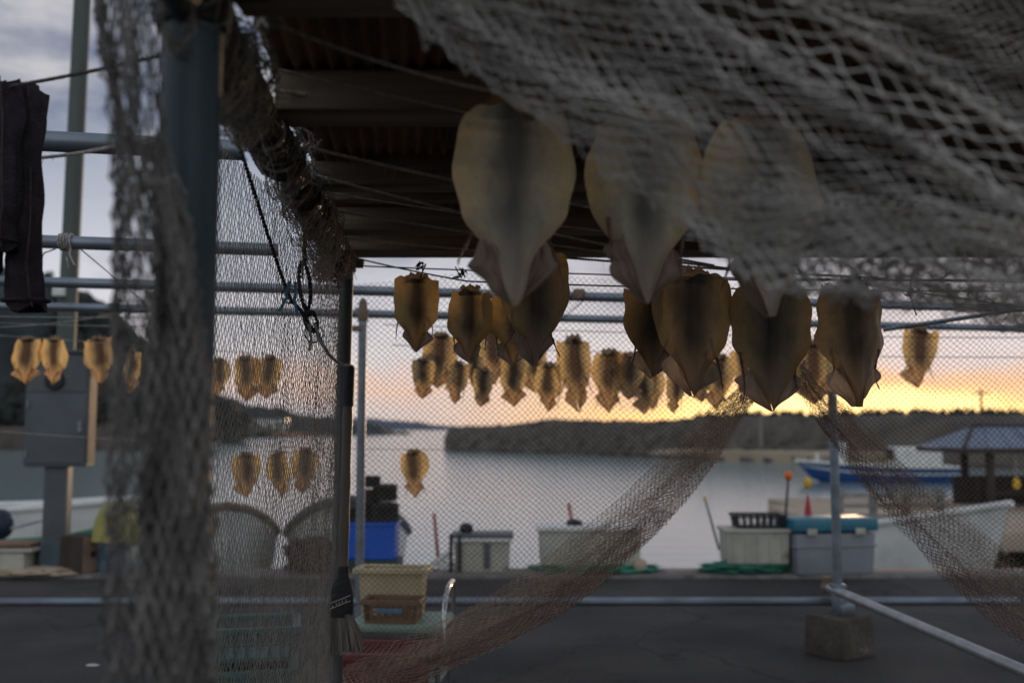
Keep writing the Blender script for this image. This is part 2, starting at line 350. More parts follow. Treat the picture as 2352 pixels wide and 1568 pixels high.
    t.links.new(b.outputs[0], ms.inputs[1]); t.links.new(tr.outputs[0], ms.inputs[2]); t.links.new(ms.outputs[0], o.inputs[0]); return m
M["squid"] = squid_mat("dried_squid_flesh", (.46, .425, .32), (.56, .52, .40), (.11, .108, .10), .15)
M["squid_mid"] = squid_mat("backlit_dried_squid_flesh", (.48, .335, .15), (.60, .43, .20), (.05, .038, .03), .40, False, (.26, .74))  # same flesh, amber colour painted in for the more open backlight
M["squid_shaded"] = squid_mat("shaded_dried_squid_flesh", (.30, .225, .125), (.39, .29, .16), (.04, .033, .027), .22, False, (.28, .85))  # same flesh, colour darkened as if hanging in the shade
M["squid_thin"] = squid_mat("thin_dried_squid_flesh", (.74, .53, .25), (.90, .70, .38), (.075, .05, .04), .85, False, (.34, .86))  # thin flesh, colour also lightened for the far row's backlit glow
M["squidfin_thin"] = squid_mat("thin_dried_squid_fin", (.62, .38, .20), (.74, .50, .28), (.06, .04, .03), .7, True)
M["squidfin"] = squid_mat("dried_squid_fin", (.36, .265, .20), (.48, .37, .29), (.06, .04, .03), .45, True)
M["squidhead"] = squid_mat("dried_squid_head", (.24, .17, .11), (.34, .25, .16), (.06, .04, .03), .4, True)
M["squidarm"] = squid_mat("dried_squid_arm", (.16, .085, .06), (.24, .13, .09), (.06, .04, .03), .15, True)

# ------------------------------------------------------------------ nets: every strand is a thin three-sided cord with a knot at each crossing
def net_arrays(S, nu, nv, r, knot=1.9, sub=1, keep=None):
    i, j = np.meshgrid(np.arange(nu + 1), np.arange(nv + 1), indexing="ij")
    even = (i + j) % 2 == 0
    pts = S(i / nu, j / nv)                       # (nu+1, nv+1, 3)
    cell = np.median(np.linalg.norm(pts[1:, 1:] - pts[:-1, :-1], axis=-1))
    pts = pts + np.random.default_rng(nu * 7 + nv).normal(0, .045 * cell, pts.shape)
    A, B = [], []
    for di in (1, -1):
        ii, jj = i[even], j[even]; k = (ii + di >= 0) & (ii + di <= nu) & (jj + 1 <= nv)
        A.append(np.stack([ii[k], jj[k]], 1)); B.append(np.stack([ii[k] + di, jj[k] + 1], 1))
        odd = ~even
    A = np.concatenate(A); B = np.concatenate(B)
    # the cords that start on the other half of the lattice rows
    a = pts[A[:, 0], A[:, 1]]; b = pts[B[:, 0], B[:, 1]]
    kn = pts[even]
    if keep is not None:
        ka = keep(a) & keep(b); a, b = a[ka], b[ka]; kn = kn[keep(kn)]
    return a, b, kn
def cords_mesh(a, b, kn, r, knot):
    t = b - a; L = np.linalg.norm(t, axis=1, keepdims=True); t = t / np.maximum(L, 1e-9)
    h = np.where(np.abs(t[:, 2:3]) < .9, np.array([[0, 0, 1.]]), np.array([[1., 0, 0]]))
    x = np.cross(h, t); x /= np.maximum(np.linalg.norm(x, axis=1, keepdims=True), 1e-9); y = np.cross(t, x)
    n = len(a); V = np.zeros((n, 6, 3))
    for k in range(3):
        o = r * (math.cos(k * 2.0944) * x + math.sin(k * 2.0944) * y); V[:, k] = a + o; V[:, 3 + k] = b + o
    F = np.array([[0, 1, 4, 3], [1, 2, 5, 4], [2, 0, 3, 5]])
    Fq = (F[None] + (np.arange(n) * 6)[:, None, None]).reshape(-1, 4); V = V.reshape(-1, 3)
    if knot and len(kn):
        rk = r * knot; D = np.array([[1, 0, 0], [0, 1, 0], [-1, 0, 0], [0, -1, 0], [0, 0, 1.2], [0, 0, -1.2]]) * rk
        K = (kn[:, None] + D[None]).reshape(-1, 3)
        T = np.array([[0, 1, 4], [1, 2, 4], [2, 3, 4], [3, 0, 4], [1, 0, 5], [2, 1, 5], [3, 2, 5], [0, 3, 5]])
        Ft = (T[None] + (np.arange(len(kn)) * 6)[:, None, None]).reshape(-1, 3) + len(V); V = np.concatenate([V, K])
    else: Ft = np.zeros((0, 3), int)
    return V, Fq, Ft
def net_object(name, sheets, mat, parent=None):
    """sheets: list of (S, nu, nv, r, knot, keep)"""
    Vs, Qs, Ts, n = [], [], [], 0
    for (S, nu, nv, r, knot, keep) in sheets:
        a, b, kn = net_arrays(S, nu, nv, r, knot, keep=keep); V, q, t = cords_mesh(a, b, kn, r, knot)
        Vs.append(V); Qs.append(q + n); Ts.append(t + n); n += len(V)
    V = np.concatenate(Vs); q = np.concatenate(Qs); t = np.concatenate(Ts)
    me = bpy.data.meshes.new(name); me.vertices.add(len(V)); me.vertices.foreach_set("co", V.astype(np.float32).ravel())
    nl = len(q) * 4 + len(t) * 3; me.loops.add(nl); me.loops.foreach_set("vertex_index", np.concatenate([q.ravel(), t.ravel()]).astype(np.int32))
    me.polygons.add(len(q) + len(t))
    st = np.concatenate([np.arange(len(q)) * 4, len(q) * 4 + np.arange(len(t)) * 3]).astype(np.int32)
    me.polygons.foreach_set("loop_start", st); me.update(calc_edges=True); me.validate()
    me.polygons.foreach_set("use_smooth", np.ones(len(q) + len(t), bool))
    me.materials.append(mat); o = bpy.data.objects.new(name, me); COL.objects.link(o)
    if parent is not None: o.parent = parent
    return o
def wob(s, t, seed, f=(3, 3), n=5):
    """smooth pseudo-random field in about -1..1"""
    g = np.random.default_rng(seed); out = 0
    for k in range(n):
        a, b, p = g.uniform(.4, 1.6) * f[0], g.uniform(.4, 1.6) * f[1], g.uniform(0, 6.28)
        out = out + np.sin(6.283 * (a * s * g.choice([-1, 1]) + b * t) + p)
    return out / n ** .5 / 1.2
def interp_curve(ts, pts):
    ts = np.array(ts, float); pts = np.array(pts, float)
    return lambda t: np.stack([np.interp(t, ts, pts[:, k]) for k in range(pts.shape[1])], -1)
def Pv(u, v, d):
    """vectorised P"""
    u, v, d = np.broadcast_arrays(np.asarray(u, float), np.asarray(v, float), np.asarray(d, float))
    x = (u - 1176) / FPX; y = (784 - v) / FPX
    r = FWD + x[..., None] * np.array([1., 0, 0]) + y[..., None] * UPV
    return np.array([0, 0, CAM_Z]) + r * (d / r[..., 1])[..., None]

# ------------------------------------------------------------------ ropes
def sag_line(a, b, sag, n=24):
    a, b = np.asarray(a, float), np.asarray(b, float)
    return [a + (b - a) * k / n - np.array([0, 0, sag * 4 * (k / n) * (1 - k / n)]) for k in range(n + 1)]
def resample(pts, step):
    pts = np.array(pts); d = np.r_[0, np.cumsum(np.linalg.norm(np.diff(pts, axis=0), axis=1))]
    n = max(2, int(d[-1] / step)); s = np.linspace(0, d[-1], n + 1)
    return np.stack([np.interp(s, d, pts[:, k]) for k in range(3)], 1), s
def rope_mb(mb, pts, r, twist=True, fuzz=0):
    if not twist: return mb.tube(pts, r, 6)
    step = r * 1.1; pts, s = resample(pts, step)
    t = np.gradient(pts, axis=0); t /= np.maximum(np.linalg.norm(t, axis=1, keepdims=True), 1e-9)
    h = np.where(np.abs(t[:, 2:3]) < .9, np.array([[0, 0, 1.]]), np.array([[1., 0, 0]]))
    x = np.cross(h, t); x /= np.maximum(np.linalg.norm(x, axis=1, keepdims=True), 1e-9); y = np.cross(t, x)
    for k in range(2):
        a = s / (r * 5.0) * 6.283 + k * math.pi
        c = pts + .55 * r * (np.cos(a)[:, None] * x + np.sin(a)[:, None] * y)
        mb.tube(list(c), r * .62, 5)
    g = np.random.default_rng(len(pts))
    for _ in range(int(fuzz)):
        i = g.integers(1, len(pts) - 1); dv = g.normal(0, 1, 3); dv /= np.linalg.norm(dv); L = g.uniform(2, 6) * r
        mb.tube([pts[i], pts[i] + dv * L * .5, pts[i] + dv * L + np.array([0, 0, -L * .3])], [r * .16, r * .12, r * .06], 3)
    return mb
def rope(pts, r, label, mat="rope", twist=True, group=None, fuzz=0, name="rope", cat="rope"):
    return tag(rope_mb(MB(), pts, r, twist, fuzz).build(name, M[mat]), label, cat, group)

# ================================================================== SETTING
WZ = -.7
mb = MB(); mb.grid([[(x, y, 0) for x in (-60, -8, 0, 8, 60)] for y in (-30, 0, 4, 8.15)])
o = structure(mb.build("quay_deck", M["asphalt"]))
mb = MB(); mb.box((0, 8.36, -.78), (120, .42, 1.62), bevel=.015)
o = structure(mb.build("quay_kerb", M["kerb"]))
mb = MB(); mb.grid([[(x, y, WZ) for x in (-1500, -100, 0, 100, 1500)] for y in (8.5, 30, 100, 3000)])
structure(mb.build("water", M["water"]))
# seabed-coloured base below everything, so the ground runs under the water to the horizon
mb = MB(); mb.grid([[(x, y, -4) for x in (-1600, 1600)] for y in (-200, 3100)])
structure(mb.build("ground", M["kerb"]))

def ridge(name, prof, depth_d, thick, mat, seed, amp, base=WZ - 1, n=160, m=14):
    """a hill whose crest follows prof [(u, v, d)...]; it falls off towards and away from the water"""
    us = [p[0] for p in prof]; pts = np.array([P(*p) for p in prof]); q = []
    for i in range(n + 1):
        u = us[0] + (us[-1] - us[0]) * i / n; c = np.array([np.interp(u, us, pts[:, k]) for k in range(3)]); row = []
        for j in range(m + 1):
            s = j / m * 2 - 1; hgt = max(0, 1 - abs(s) ** 1.7)
            dd = c[1] + s * thick; k = dd / c[1]
            z = base + (c[2] - base) * hgt
            if 0 < j < m: z += amp * mnoise.fractal(Vector((c[0] * k / amp / 4 + seed, dd / amp / 4, seed)), 1, 2, 4) * (hgt ** .5)
            row.append((c[0], dd, z))
        q.append(row)
    mb = MB(); mb.grid(q); return mb.build(name, mat)
structure(ridge("hill", [(-700, 560, 160), (-150, 590, 160), (60, 615, 160), (130, 640, 160), (210, 690, 165), (300, 760, 175), (400, 840, 190), (470, 890, 210), (560, 960, 230), (620, 1000, 240)], 0, 40, M["hill"], 2.0, 2.2))
structure(ridge("headland", [(380, 930, 330), (480, 905, 330), (545, 928, 330), (610, 938, 330), (690, 955, 330), (760, 966, 330), (830, 975, 330), (885, 985, 330), (930, 1003, 330)], 0, 45, M["hill"], 5.0, 2.0))
# far faint range on the horizon
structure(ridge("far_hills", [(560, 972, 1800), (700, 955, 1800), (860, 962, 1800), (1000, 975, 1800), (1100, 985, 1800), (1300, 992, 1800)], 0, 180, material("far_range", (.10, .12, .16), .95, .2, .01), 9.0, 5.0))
def leaf_mass(name, spots, mat, label, leaves=26, size=.55):
    """crowns scattered as many small leaf clumps"""
    g = np.random.default_rng(11); mb = MB(); V = []; F = []
    for (c, r, h) in spots:
        for _ in range(leaves):
            d = g.normal(0, 1, 3); d /= np.linalg.norm(d); rr = g.uniform(.35, 1.0) ** .5
            p = np.array(c) + d * np.array([r, r, h]) * rr; s = size * r * g.uniform(.18, .45)
            a = g.normal(0, 1, 3); a /= np.linalg.norm(a); b = np.cross(a, d); b /= max(np.linalg.norm(b), 1e-6)
            k = len(V); V += [p - a * s, p + b * s * .7, p + a * s, p - b * s * .7 + d * s * .3]; F += [(k, k + 1, k + 2), (k, k + 2, k + 3)]
        mb.lump(c, (r * .62, r * .62, h * .7), .3, 1, 2, seed=float(g.uniform(0, 50)))
    mb.add(V, F); o = mb.build(name, mat, smooth=False); o["kind"] = "stuff"
    if label: o["label"] = label
    return o
g = np.random.default_rng(3); spots = []
hp = [(-300, 590), (60, 625), (130, 645), (210, 695), (300, 765), (400, 845), (470, 895), (600, 985)]
for _ in range(230):
    u = g.uniform(-120, 560); v = np.interp(u, [p[0] for p in hp], [p[1] for p in hp]); vv = v + (1010 - v) * g.uniform(0, 1) ** 1.4
    d = 158 - 30 * (vv - v) / max(1, 1010 - v); s = g.uniform(1.2, 2.2); spots.append((P(u, vv + 12, d), s, s * 1.15))
for (u, v, s) in ((108, 655, 2.6), (188, 700, 2.2), (160, 690, 2.0), (215, 715, 1.8), (80, 650, 2.2)): spots.append((P(u, v, 157), s, s * 1.2))
leaf_mass("hillside_woodland", spots, M["leaf"], "dark wooded hillside beyond the harbour on the left")
# low sea wall and lit shore on the far side, left
w = MB(); a, b = PZ(-200, 1034, WZ), PZ(335, 1034, WZ)
w.box(((a[0] + b[0]) / 2, a[1] + 1, WZ + .8), (b[0] - a[0], 2, 2.6), bevel=.05)
o = w.build("sea_wall", M["rockwall"]); tag(o, "low dark sea wall across the water behind the grey control cabinet", "wall")
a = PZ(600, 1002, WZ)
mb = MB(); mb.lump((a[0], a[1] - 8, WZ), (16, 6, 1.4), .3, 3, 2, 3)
tag(mb.build("shore_rocks", M["shore_glow"]), "rocky shore with painted orange light below the white harbour building on the headland", "rocks")
a = P(612, 992, 300)
t = thing("harbour_building", "tiny white building at the foot of the distant headland", "building", (a[0], a[1], WZ))
MB().box((0, 0, 2.6), (13, 6, 5.0), bevel=.1).build("wall", M["white"], t, False)
mb = MB(); mb.add([(-7, -3.5, 5.11), (7, -3.5, 5.11), (7, 3.5, 5.11), (-7, 3.5, 5.11), (-6, 0, 6.6), (6, 0, 6.6)], [(0, 1, 5, 4), (2, 3, 4, 5), (1, 2, 5), (3, 0, 4), (3, 2, 1, 0)])
mb.build("roof", M["hill"], t, False)
for x in (-4.5, -1.5, 1.5, 4.5): MB().box((x, -3.03, 2.6), (1.4, .08, 1.6)).build("window", M["steelbox"], t, False)

# breakwater: a long mound of blocks with brush on it, a pale concrete toe on the right
mb = MB(); q = []
top = [(1030, 985), (1060, 978), (1180, 975), (1260, 962), (1330, 964), (1420, 966), (1530, 966), (1600, 958), (1700, 955), (1800, 953), (1900, 955), (2000, 953), (2100, 950), (2200, 952), (2352, 950), (2600, 944)]
bot = [(1018, 1034), (1300, 1042), (1600, 1055), (1840, 1062), (2100, 1070), (2600, 1085)]
for i in range(221):
    u = 1020 + (2600 - 1020) * i / 220
    vb = np.interp(u, [p[0] for p in bot], [p[1] for p in bot]); vt = np.interp(u, [p[0] for p in top], [p[1] for p in top])
    b0 = PZ(u, vb, WZ); dt = b0[1] + 4; tp = P(u, vt, dt)
    zt = tp[2]; zt = WZ + (zt - WZ) * min(1, i / 3 + .55); row = []
    for (k, z) in ((0, WZ - .5), (.02, WZ + .2), (.3, .35), (.6, .7), (.85, .93), (1, 1.0), (1.6, .98), (2.2, -.1)):
        zz = z if k < .1 else WZ + (zt - WZ) * z
        X = b0[0] + (tp[0] - b0[0]) * k; Y = b0[1] + 4 * k * (1 if k < 1.1 else 1.8)
        if .1 < k < 2: zz += .10 * mnoise.fractal(Vector((X * .9, Y * .9, 2)), 1, 2, 3); Y += .3 * mnoise.noise(Vector((X * 1.3, zz * 2, 5)))
        row.append((X, Y, zz))
    q.append(row)
mb.grid(q); tag(mb.build("breakwater", M["rockwall"]), "long dark breakwater of piled blocks across the harbour below the sunset", "breakwater")
# blocks on its slope and brush on its crest
g = np.random.default_rng(5); mb = MB()
for _ in range(420):
    u = g.uniform(1035, 1900); vb = np.interp(u, [p[0] for p in bot], [p[1] for p in bot]); vt = np.interp(u, [p[0] for p in top], [p[1] for p in top])
    f = g.uniform(0, 1); b0 = PZ(u, vb, WZ); c = P(u, vb + (vt - vb) * f, b0[1] - .4 + 4.2 * f)
    s = g.uniform(.16, .36); mb.box(c, (s, s * .8, s * .7), g.uniform(0, 3, 3), bevel=s * .12)
o = mb.build("boulders", M["rockwall"]); o["kind"] = "stuff"; o["label"] = "heaped rough blocks along the breakwater slope"
spots = []
for i in range(190):
    u = 1040 + (2500 - 1040) * i / 190 + g.uniform(-6, 6); vt = np.interp(u, [p[0] for p in top], [p[1] for p in top])
    b0 = PZ(u, np.interp(u, [p[0] for p in bot], [p[1] for p in bot]), WZ); s = g.uniform(.22, .46) * (1.0 if u > 1600 else .42)
    spots.append((P(u, vt + 3, b0[1] + 4.6), s, s * (1.3 if u > 1600 else .9)))
leaf_mass("crest_trees", spots, M["treeline"], "low dark ragged trees along the crest of the breakwater", 22, .7)
mb = MB(); q = []
for i in range(41):
    u = 1430 + (2130 - 1430) * i / 40; vb = np.interp(u, [p[0] for p in bot], [p[1] for p in bot]); b0 = PZ(u, vb - 1, WZ)
    q.append([(b0[0], b0[1] - 1.1, WZ - .4), (b0[0], b0[1] - 1.1, WZ + .55 * min(1, i / 6)), (b0[0], b0[1] - .5, WZ + .62 * min(1, i / 6)), (b0[0], b0[1] + 2.2, WZ + .85 * min(1, i / 6)), (b0[0], b0[1] + 2.4, WZ - .4)])
mb.grid(q); tag(mb.build("concrete_apron", M["sandy"]), "pale sandy concrete apron along the foot of the breakwater left of the blue boat", "quay")
for (u, v0, v1, d, nm, lab) in ((1748, 955, 992, 60, "lamp_post", "thin pale lamp post on the breakwater below the squid"), (2255, 893, 955, 60, "utility_pole", "thin dark utility pole on the skyline at right")):
    a, b = P(u, v1, d), P(u, v0, d)
    t = thing(nm, lab, "pole", (a[0], a[1], 0)); h = b[2]
    MB().tube([(0, 0, 0), (0, 0, h)], [.11, .07], 8).build("shaft", M["woodrail" if nm == "lamp_post" else "darkwood"], t)
    if nm == "lamp_post": MB().box((.25, 0, h + .06), (.6, .16, .1), bevel=.03).build("lamp_head", M["woodrail"], t)
    else: MB().box((0, 0, h - .25), (.9, .08, .08)).build("crossarm", M["darkwood"], t)

# ================================================================== THE SHED (roof, beams, side pole, posts)
shed = thing("drying_shed", "open lean-to shed with rusted corrugated roof on steel posts over the drying lines", "shed", (0, 2.2, 0))
SH = lambda mb, name, mat, smooth=True: mb.build(name, mat, shed, smooth, loc=(0, -2.2, 0))
# corrugated sheet: waves run towards the water
zl = lambda y: 1.772 + .008 * (y - 1.25); xl = lambda y: -.40 - .105 * (y - 1.25)
xs = np.arange(0, 3.9, .004); Y0, Y1 = 1.0, 3.62
prof = .009 * np.cos(2 * math.pi * xs / .032)
def roof_sheet(y0, y1, lift):
    ys = np.linspace(y0, y1, 9); q = []
    for y in ys: q.append([(xl(y) + .015 + x, y, zl(y) + .083 + lift + p + .006 * math.sin(x * 5 + y * 3)) for x, p in zip(xs, prof)])
    m_ = MB(); m_.grid(q); q2 = [[(p[0], p[1], p[2] + .0015) for p in row] for row in q]; return m_
SH(roof_sheet(Y0, 2.36, .0), "roof_sheet", M["rust"]); SH(roof_sheet(2.28, Y1, .012), "roof_sheet", M["rust"])
beams = [(1.30, .10, .07, 0), (1.80, .11, .075, .0), (2.42, .085, .06, .0), (2.62, .05, .05, .0), (2.95, .09, .07, 0), (3.30, .09, .07, 0), (3.50, .06, .05, 0)]
for (y, wy, hz, dz) in beams:
    x0 = xl(y) + .03; mb = MB(); zb = zl(y) + hz / 2 + (.07 - hz)
    pts = [];
    mb.box((x0 + 1.85, y, zb + dz), (3.7, wy, hz), (0, 0, 0), bevel=.006)
    SH(mb, "beam", M["timber"], False)
# bolt ends on the beams
# side pole from the near post to the front post
pole_a, pole_b = np.array([-.4135, 1.25, 1.735]), np.array([-.578, 3.42, 1.765])
pole_at = lambda k: pole_a + (pole_b - pole_a) * k
mb = MB(); mb.tube([pole_at(-.1), pole_at(1.02)], .0265, 16); SH(mb, "side_pole", M["darkpipe"])
mb = MB()
for k in (.10, .27, .52, .80): c = pole_at(k); mb = MB(); mb.lathe([(.029, -.05), (.033, -.045), (.033, .045), (.029, .05)], c, 16, pole_b - pole_a); SH(mb, "pole_sleeve", M["darkpipe"])
mb = MB(); mb.lathe([(.0382, 0), (.0382, 1.745), (.0405, 1.75), (.0405, 1.80)], (-.4135, 1.25, 0), 28); SH(mb, "post", M["bluepost"])
mb = MB(); mb.lathe([(.046, 1.715), (.048, 1.722), (.048, 1.80), (.044, 1.81)], (-.4135, 1.25, 0), 24); mb.box((-.366, 1.25, 1.77), (.10, .03, .03), bevel=.006); SH(mb, "joint_collar", M["black"])
fp_b, fp_t = P(770, 1568, 3.42), P(797, 590, 3.40); fp0 = fp_b + (fp_b - fp_t) * (fp_b[2] / (fp_t[2] - fp_b[2]))
mb = MB(); mb.tube([fp0, fp_t], .0243, 16); SH(mb, "post", M["darkpipe"])
c = P(797, 605, 3.40); mb = MB(); mb.lathe([(.029, -.03), (.033, -.026), (.033, .026), (.029, .03)], c, 16); mb.box(c + np.array([.04, 0, 0]), (.04, .03, .03), bevel=.005); SH(mb, "coupler", M["galv"])

# ================================================================== THE DRYING RACK (scaffold pipes)
rack = thing("drying_rack", "long drying rack of grey scaffold pipes on posts along the quay", "rack", (0, 5.4, 0))
RK = lambda mb, name, mat: mb.build(name, mat, rack, True, loc=(0, -5.4, 0))
RZ = 1.87; PR = .0243
def crossbar(p, q, z=RZ, r=PR, mat="galv", name="crossbar"):
    a, b = PZ(*p, z), PZ(*q, z); mb = MB(); mb.tube([a, b], r, 16); RK(mb, name, M[mat]); return a, b
crossbar((-150, 312), (560, 346)); crossbar((-150, 546), (640, 574)); barA = crossbar((-150, 641), (2480, 712)); barB = crossbar((-150, 699), (2480, 757))
rl, rr_ = PZ(-60, 1382, .26), PZ(2338, 1380, .26); mb = MB(); mb.tube([rl, rr_], PR, 16); RK(mb, "bottom_rail", M["galv"])
p0, p1 = P(1926, 1400, 5.46), P(1926, 652, 5.46); mb = MB(); mb.tube([(p0[0], p0[1], .10), (p0[0], p0[1], 2.0)], PR, 16); RK(mb, "post", M["galv"])
p2 = P(826, 1290, 5.55); mb = MB(); mb.tube([(p2[0], p2[1], 0), (p2[0], p2[1], 1.86)], PR, 16); RK(mb, "post", M["galv"])
mb = MB(); mb.lathe([(.026, 1.80), (.031, 1.81), (.031, 1.86), (.024, 1.88), (.026, 1.90), (.012, 1.93)], (p2[0], p2[1], 0), 14); mb.box((p2[0] - .03, p2[1], 1.76), (.06, .06, .03), bevel=.006); RK(mb, "clamp", M["rustpanel"])
da, db = P(1900, 1347, 5.55), P(2420, 1570, 3.72); mb = MB(); mb.tube([da, db], PR, 16); RK(mb, "diagonal_rail", M["galv_light"])
mb = MB(); mb.lathe([(.030, -.03), (.036, -.024), (.036, .09), (.030, .10)], (p0[0], p0[1], .262), 14); mb.box((p0[0] + .03, p0[1] - .03, .24), (.09, .05, .06), (0, 0, .4), bevel=.008); mb.box((p0[0], p0[1], .36), (.075, .075, .02), bevel=.004); RK(mb, "clamp", M["galv"])
mb = MB(); mb.lathe([(.027, -.02), (.030, -.015), (.030, .02), (.022, .024)], da, 14, db - da); mb.box(da + np.array([0, 0, .035]), (.05, .04, .04), bevel=.008); RK(mb, "clamp", M["rustpanel"])
for (u, v, z) in ((826, 718, RZ), (1926, 694, RZ), (1926, 745, RZ), (60, 641, RZ), (1330, 677, RZ)):
    c = PZ(u, v, z); mb = MB(); mb.lathe([(.026, -.028), (.031, -.024), (.031, .024), (.026, .028)], c, 14, (1, .2, 0)); mb.box(c + np.array([.0, -.03, .0]), (.03, .035, .05), bevel=.006); RK(mb, "clamp", M["rustpanel" if u > 1000 else "galv"])
for u in (-80, 2440):
    p = PZ(u, 700 if u < 0 else 757, RZ); mb = MB(); mb.tube([(p[0], p[1] , 0), (p[0], p[1], RZ + .05)], PR, 14); RK(mb, "post", M["galv"])
# concrete footing under the rack post
c = P(1930, 1490, 5.42)
mb = MB(); mb.box((0, 0, .105), (.245, .245, .21), (0, 0, R(33)), bevel=.012, taper=1.08)
o = mb.build("concrete_block", M["concrete"], loc=(p0[0], p0[1], 0)); tag(o, "weathered brown concrete footing block under the right rack post", "block")
o["label"] = "weathered concrete footing block under the right rack post"

# slanting bundle of netting along a pole, upper right
a, b = P(2030, 757, 4.4), P(2480, 690, 3.9); mb = MB(); mb.tube([a, b], .010, 12)
t = thing("net_pole", "slanting pole wrapped in old netting at upper right behind the hanging squid", "pole", a)
mb.build("pole", M["galv"], t, loc=-a)

# olive pole and control cabinet at the quay edge, left
a, b = P(150, 800, 9.2), P(188, 0, 9.2); dirv = (b - a) / (b[2] - a[2]); c0 = a - dirv * a[2]
t = thing("tall_pole", "tall olive green pole rising past the rack behind the grey cabinet", "pole", (c0[0], c0[1], -.6))
MB().tube([(0, 0, 0), tuple(dirv * 7.0)], [.088, .075], 16).build("shaft", M["olive"], t)
mb = MB(); k = a + dirv * .55 - np.array([c0[0], c0[1], -.6]); mb.box(k + np.array([-.03, -.12, 0]), (.10, .08, .16), bevel=.015); mb.build("insulator", M["white"], t)
a = P(126, 1312, 8.4); cx = a[0]
t = thing("control_cabinet", "grey steel control cabinet on a square post at the quay edge", "cabinet", (cx, 8.4, 0), R(9))
MB().box((0, 0, .45), (.185, .16, .90), bevel=.008).build("stand", M["steelbox"], t, False)
MB().box((0, 0, .14), (.21, .19, .28), bevel=.01).build("base", M["bluepost"], t, False)
c_ = MB().box((0, 0, 1.36), (.50, .26, .94), bevel=.012).build("cabinet", M["steelbox"], t, False)
MB().box((.253, -.01, 1.36), (.005, .235, .90)).build("side_panel", M["rustpanel"], c_, False)
MB().box((0, -.133, 1.20), (.46, .012, .56), bevel=.004).build("door", M["steelbox"], c_, False)
MB().box((0, -.133, 1.65), (.46, .012, .28), bevel=.004).build("door", M["steelbox"], c_, False)
MB().lathe([(.075, 0), (.08, .01), (.07, .025)], (-.02, -.14, 1.60), 18, (0, -1, 0)).build("meter_window", M["black"], c_)
for z in (1.0, 1.4): MB().box((-.225, -.146, z), (.02, .014, .06), bevel=.003).build("hinge", M["galv"], c_, False)
MB().box((.19, -.146, 1.22), (.03, .016, .09), bevel=.004).build("latch", M["galv"], c_, False)
MB().tube([(-.12, .10, .9), (-.125, .10, .5), (-.12, .10, .02)], .018, 8).build("conduit", M["galv"], t)
MB().box((0, 0, 1.845), (.56, .31, .025), bevel=.006).build("cap", M["steelbox"], c_, False)

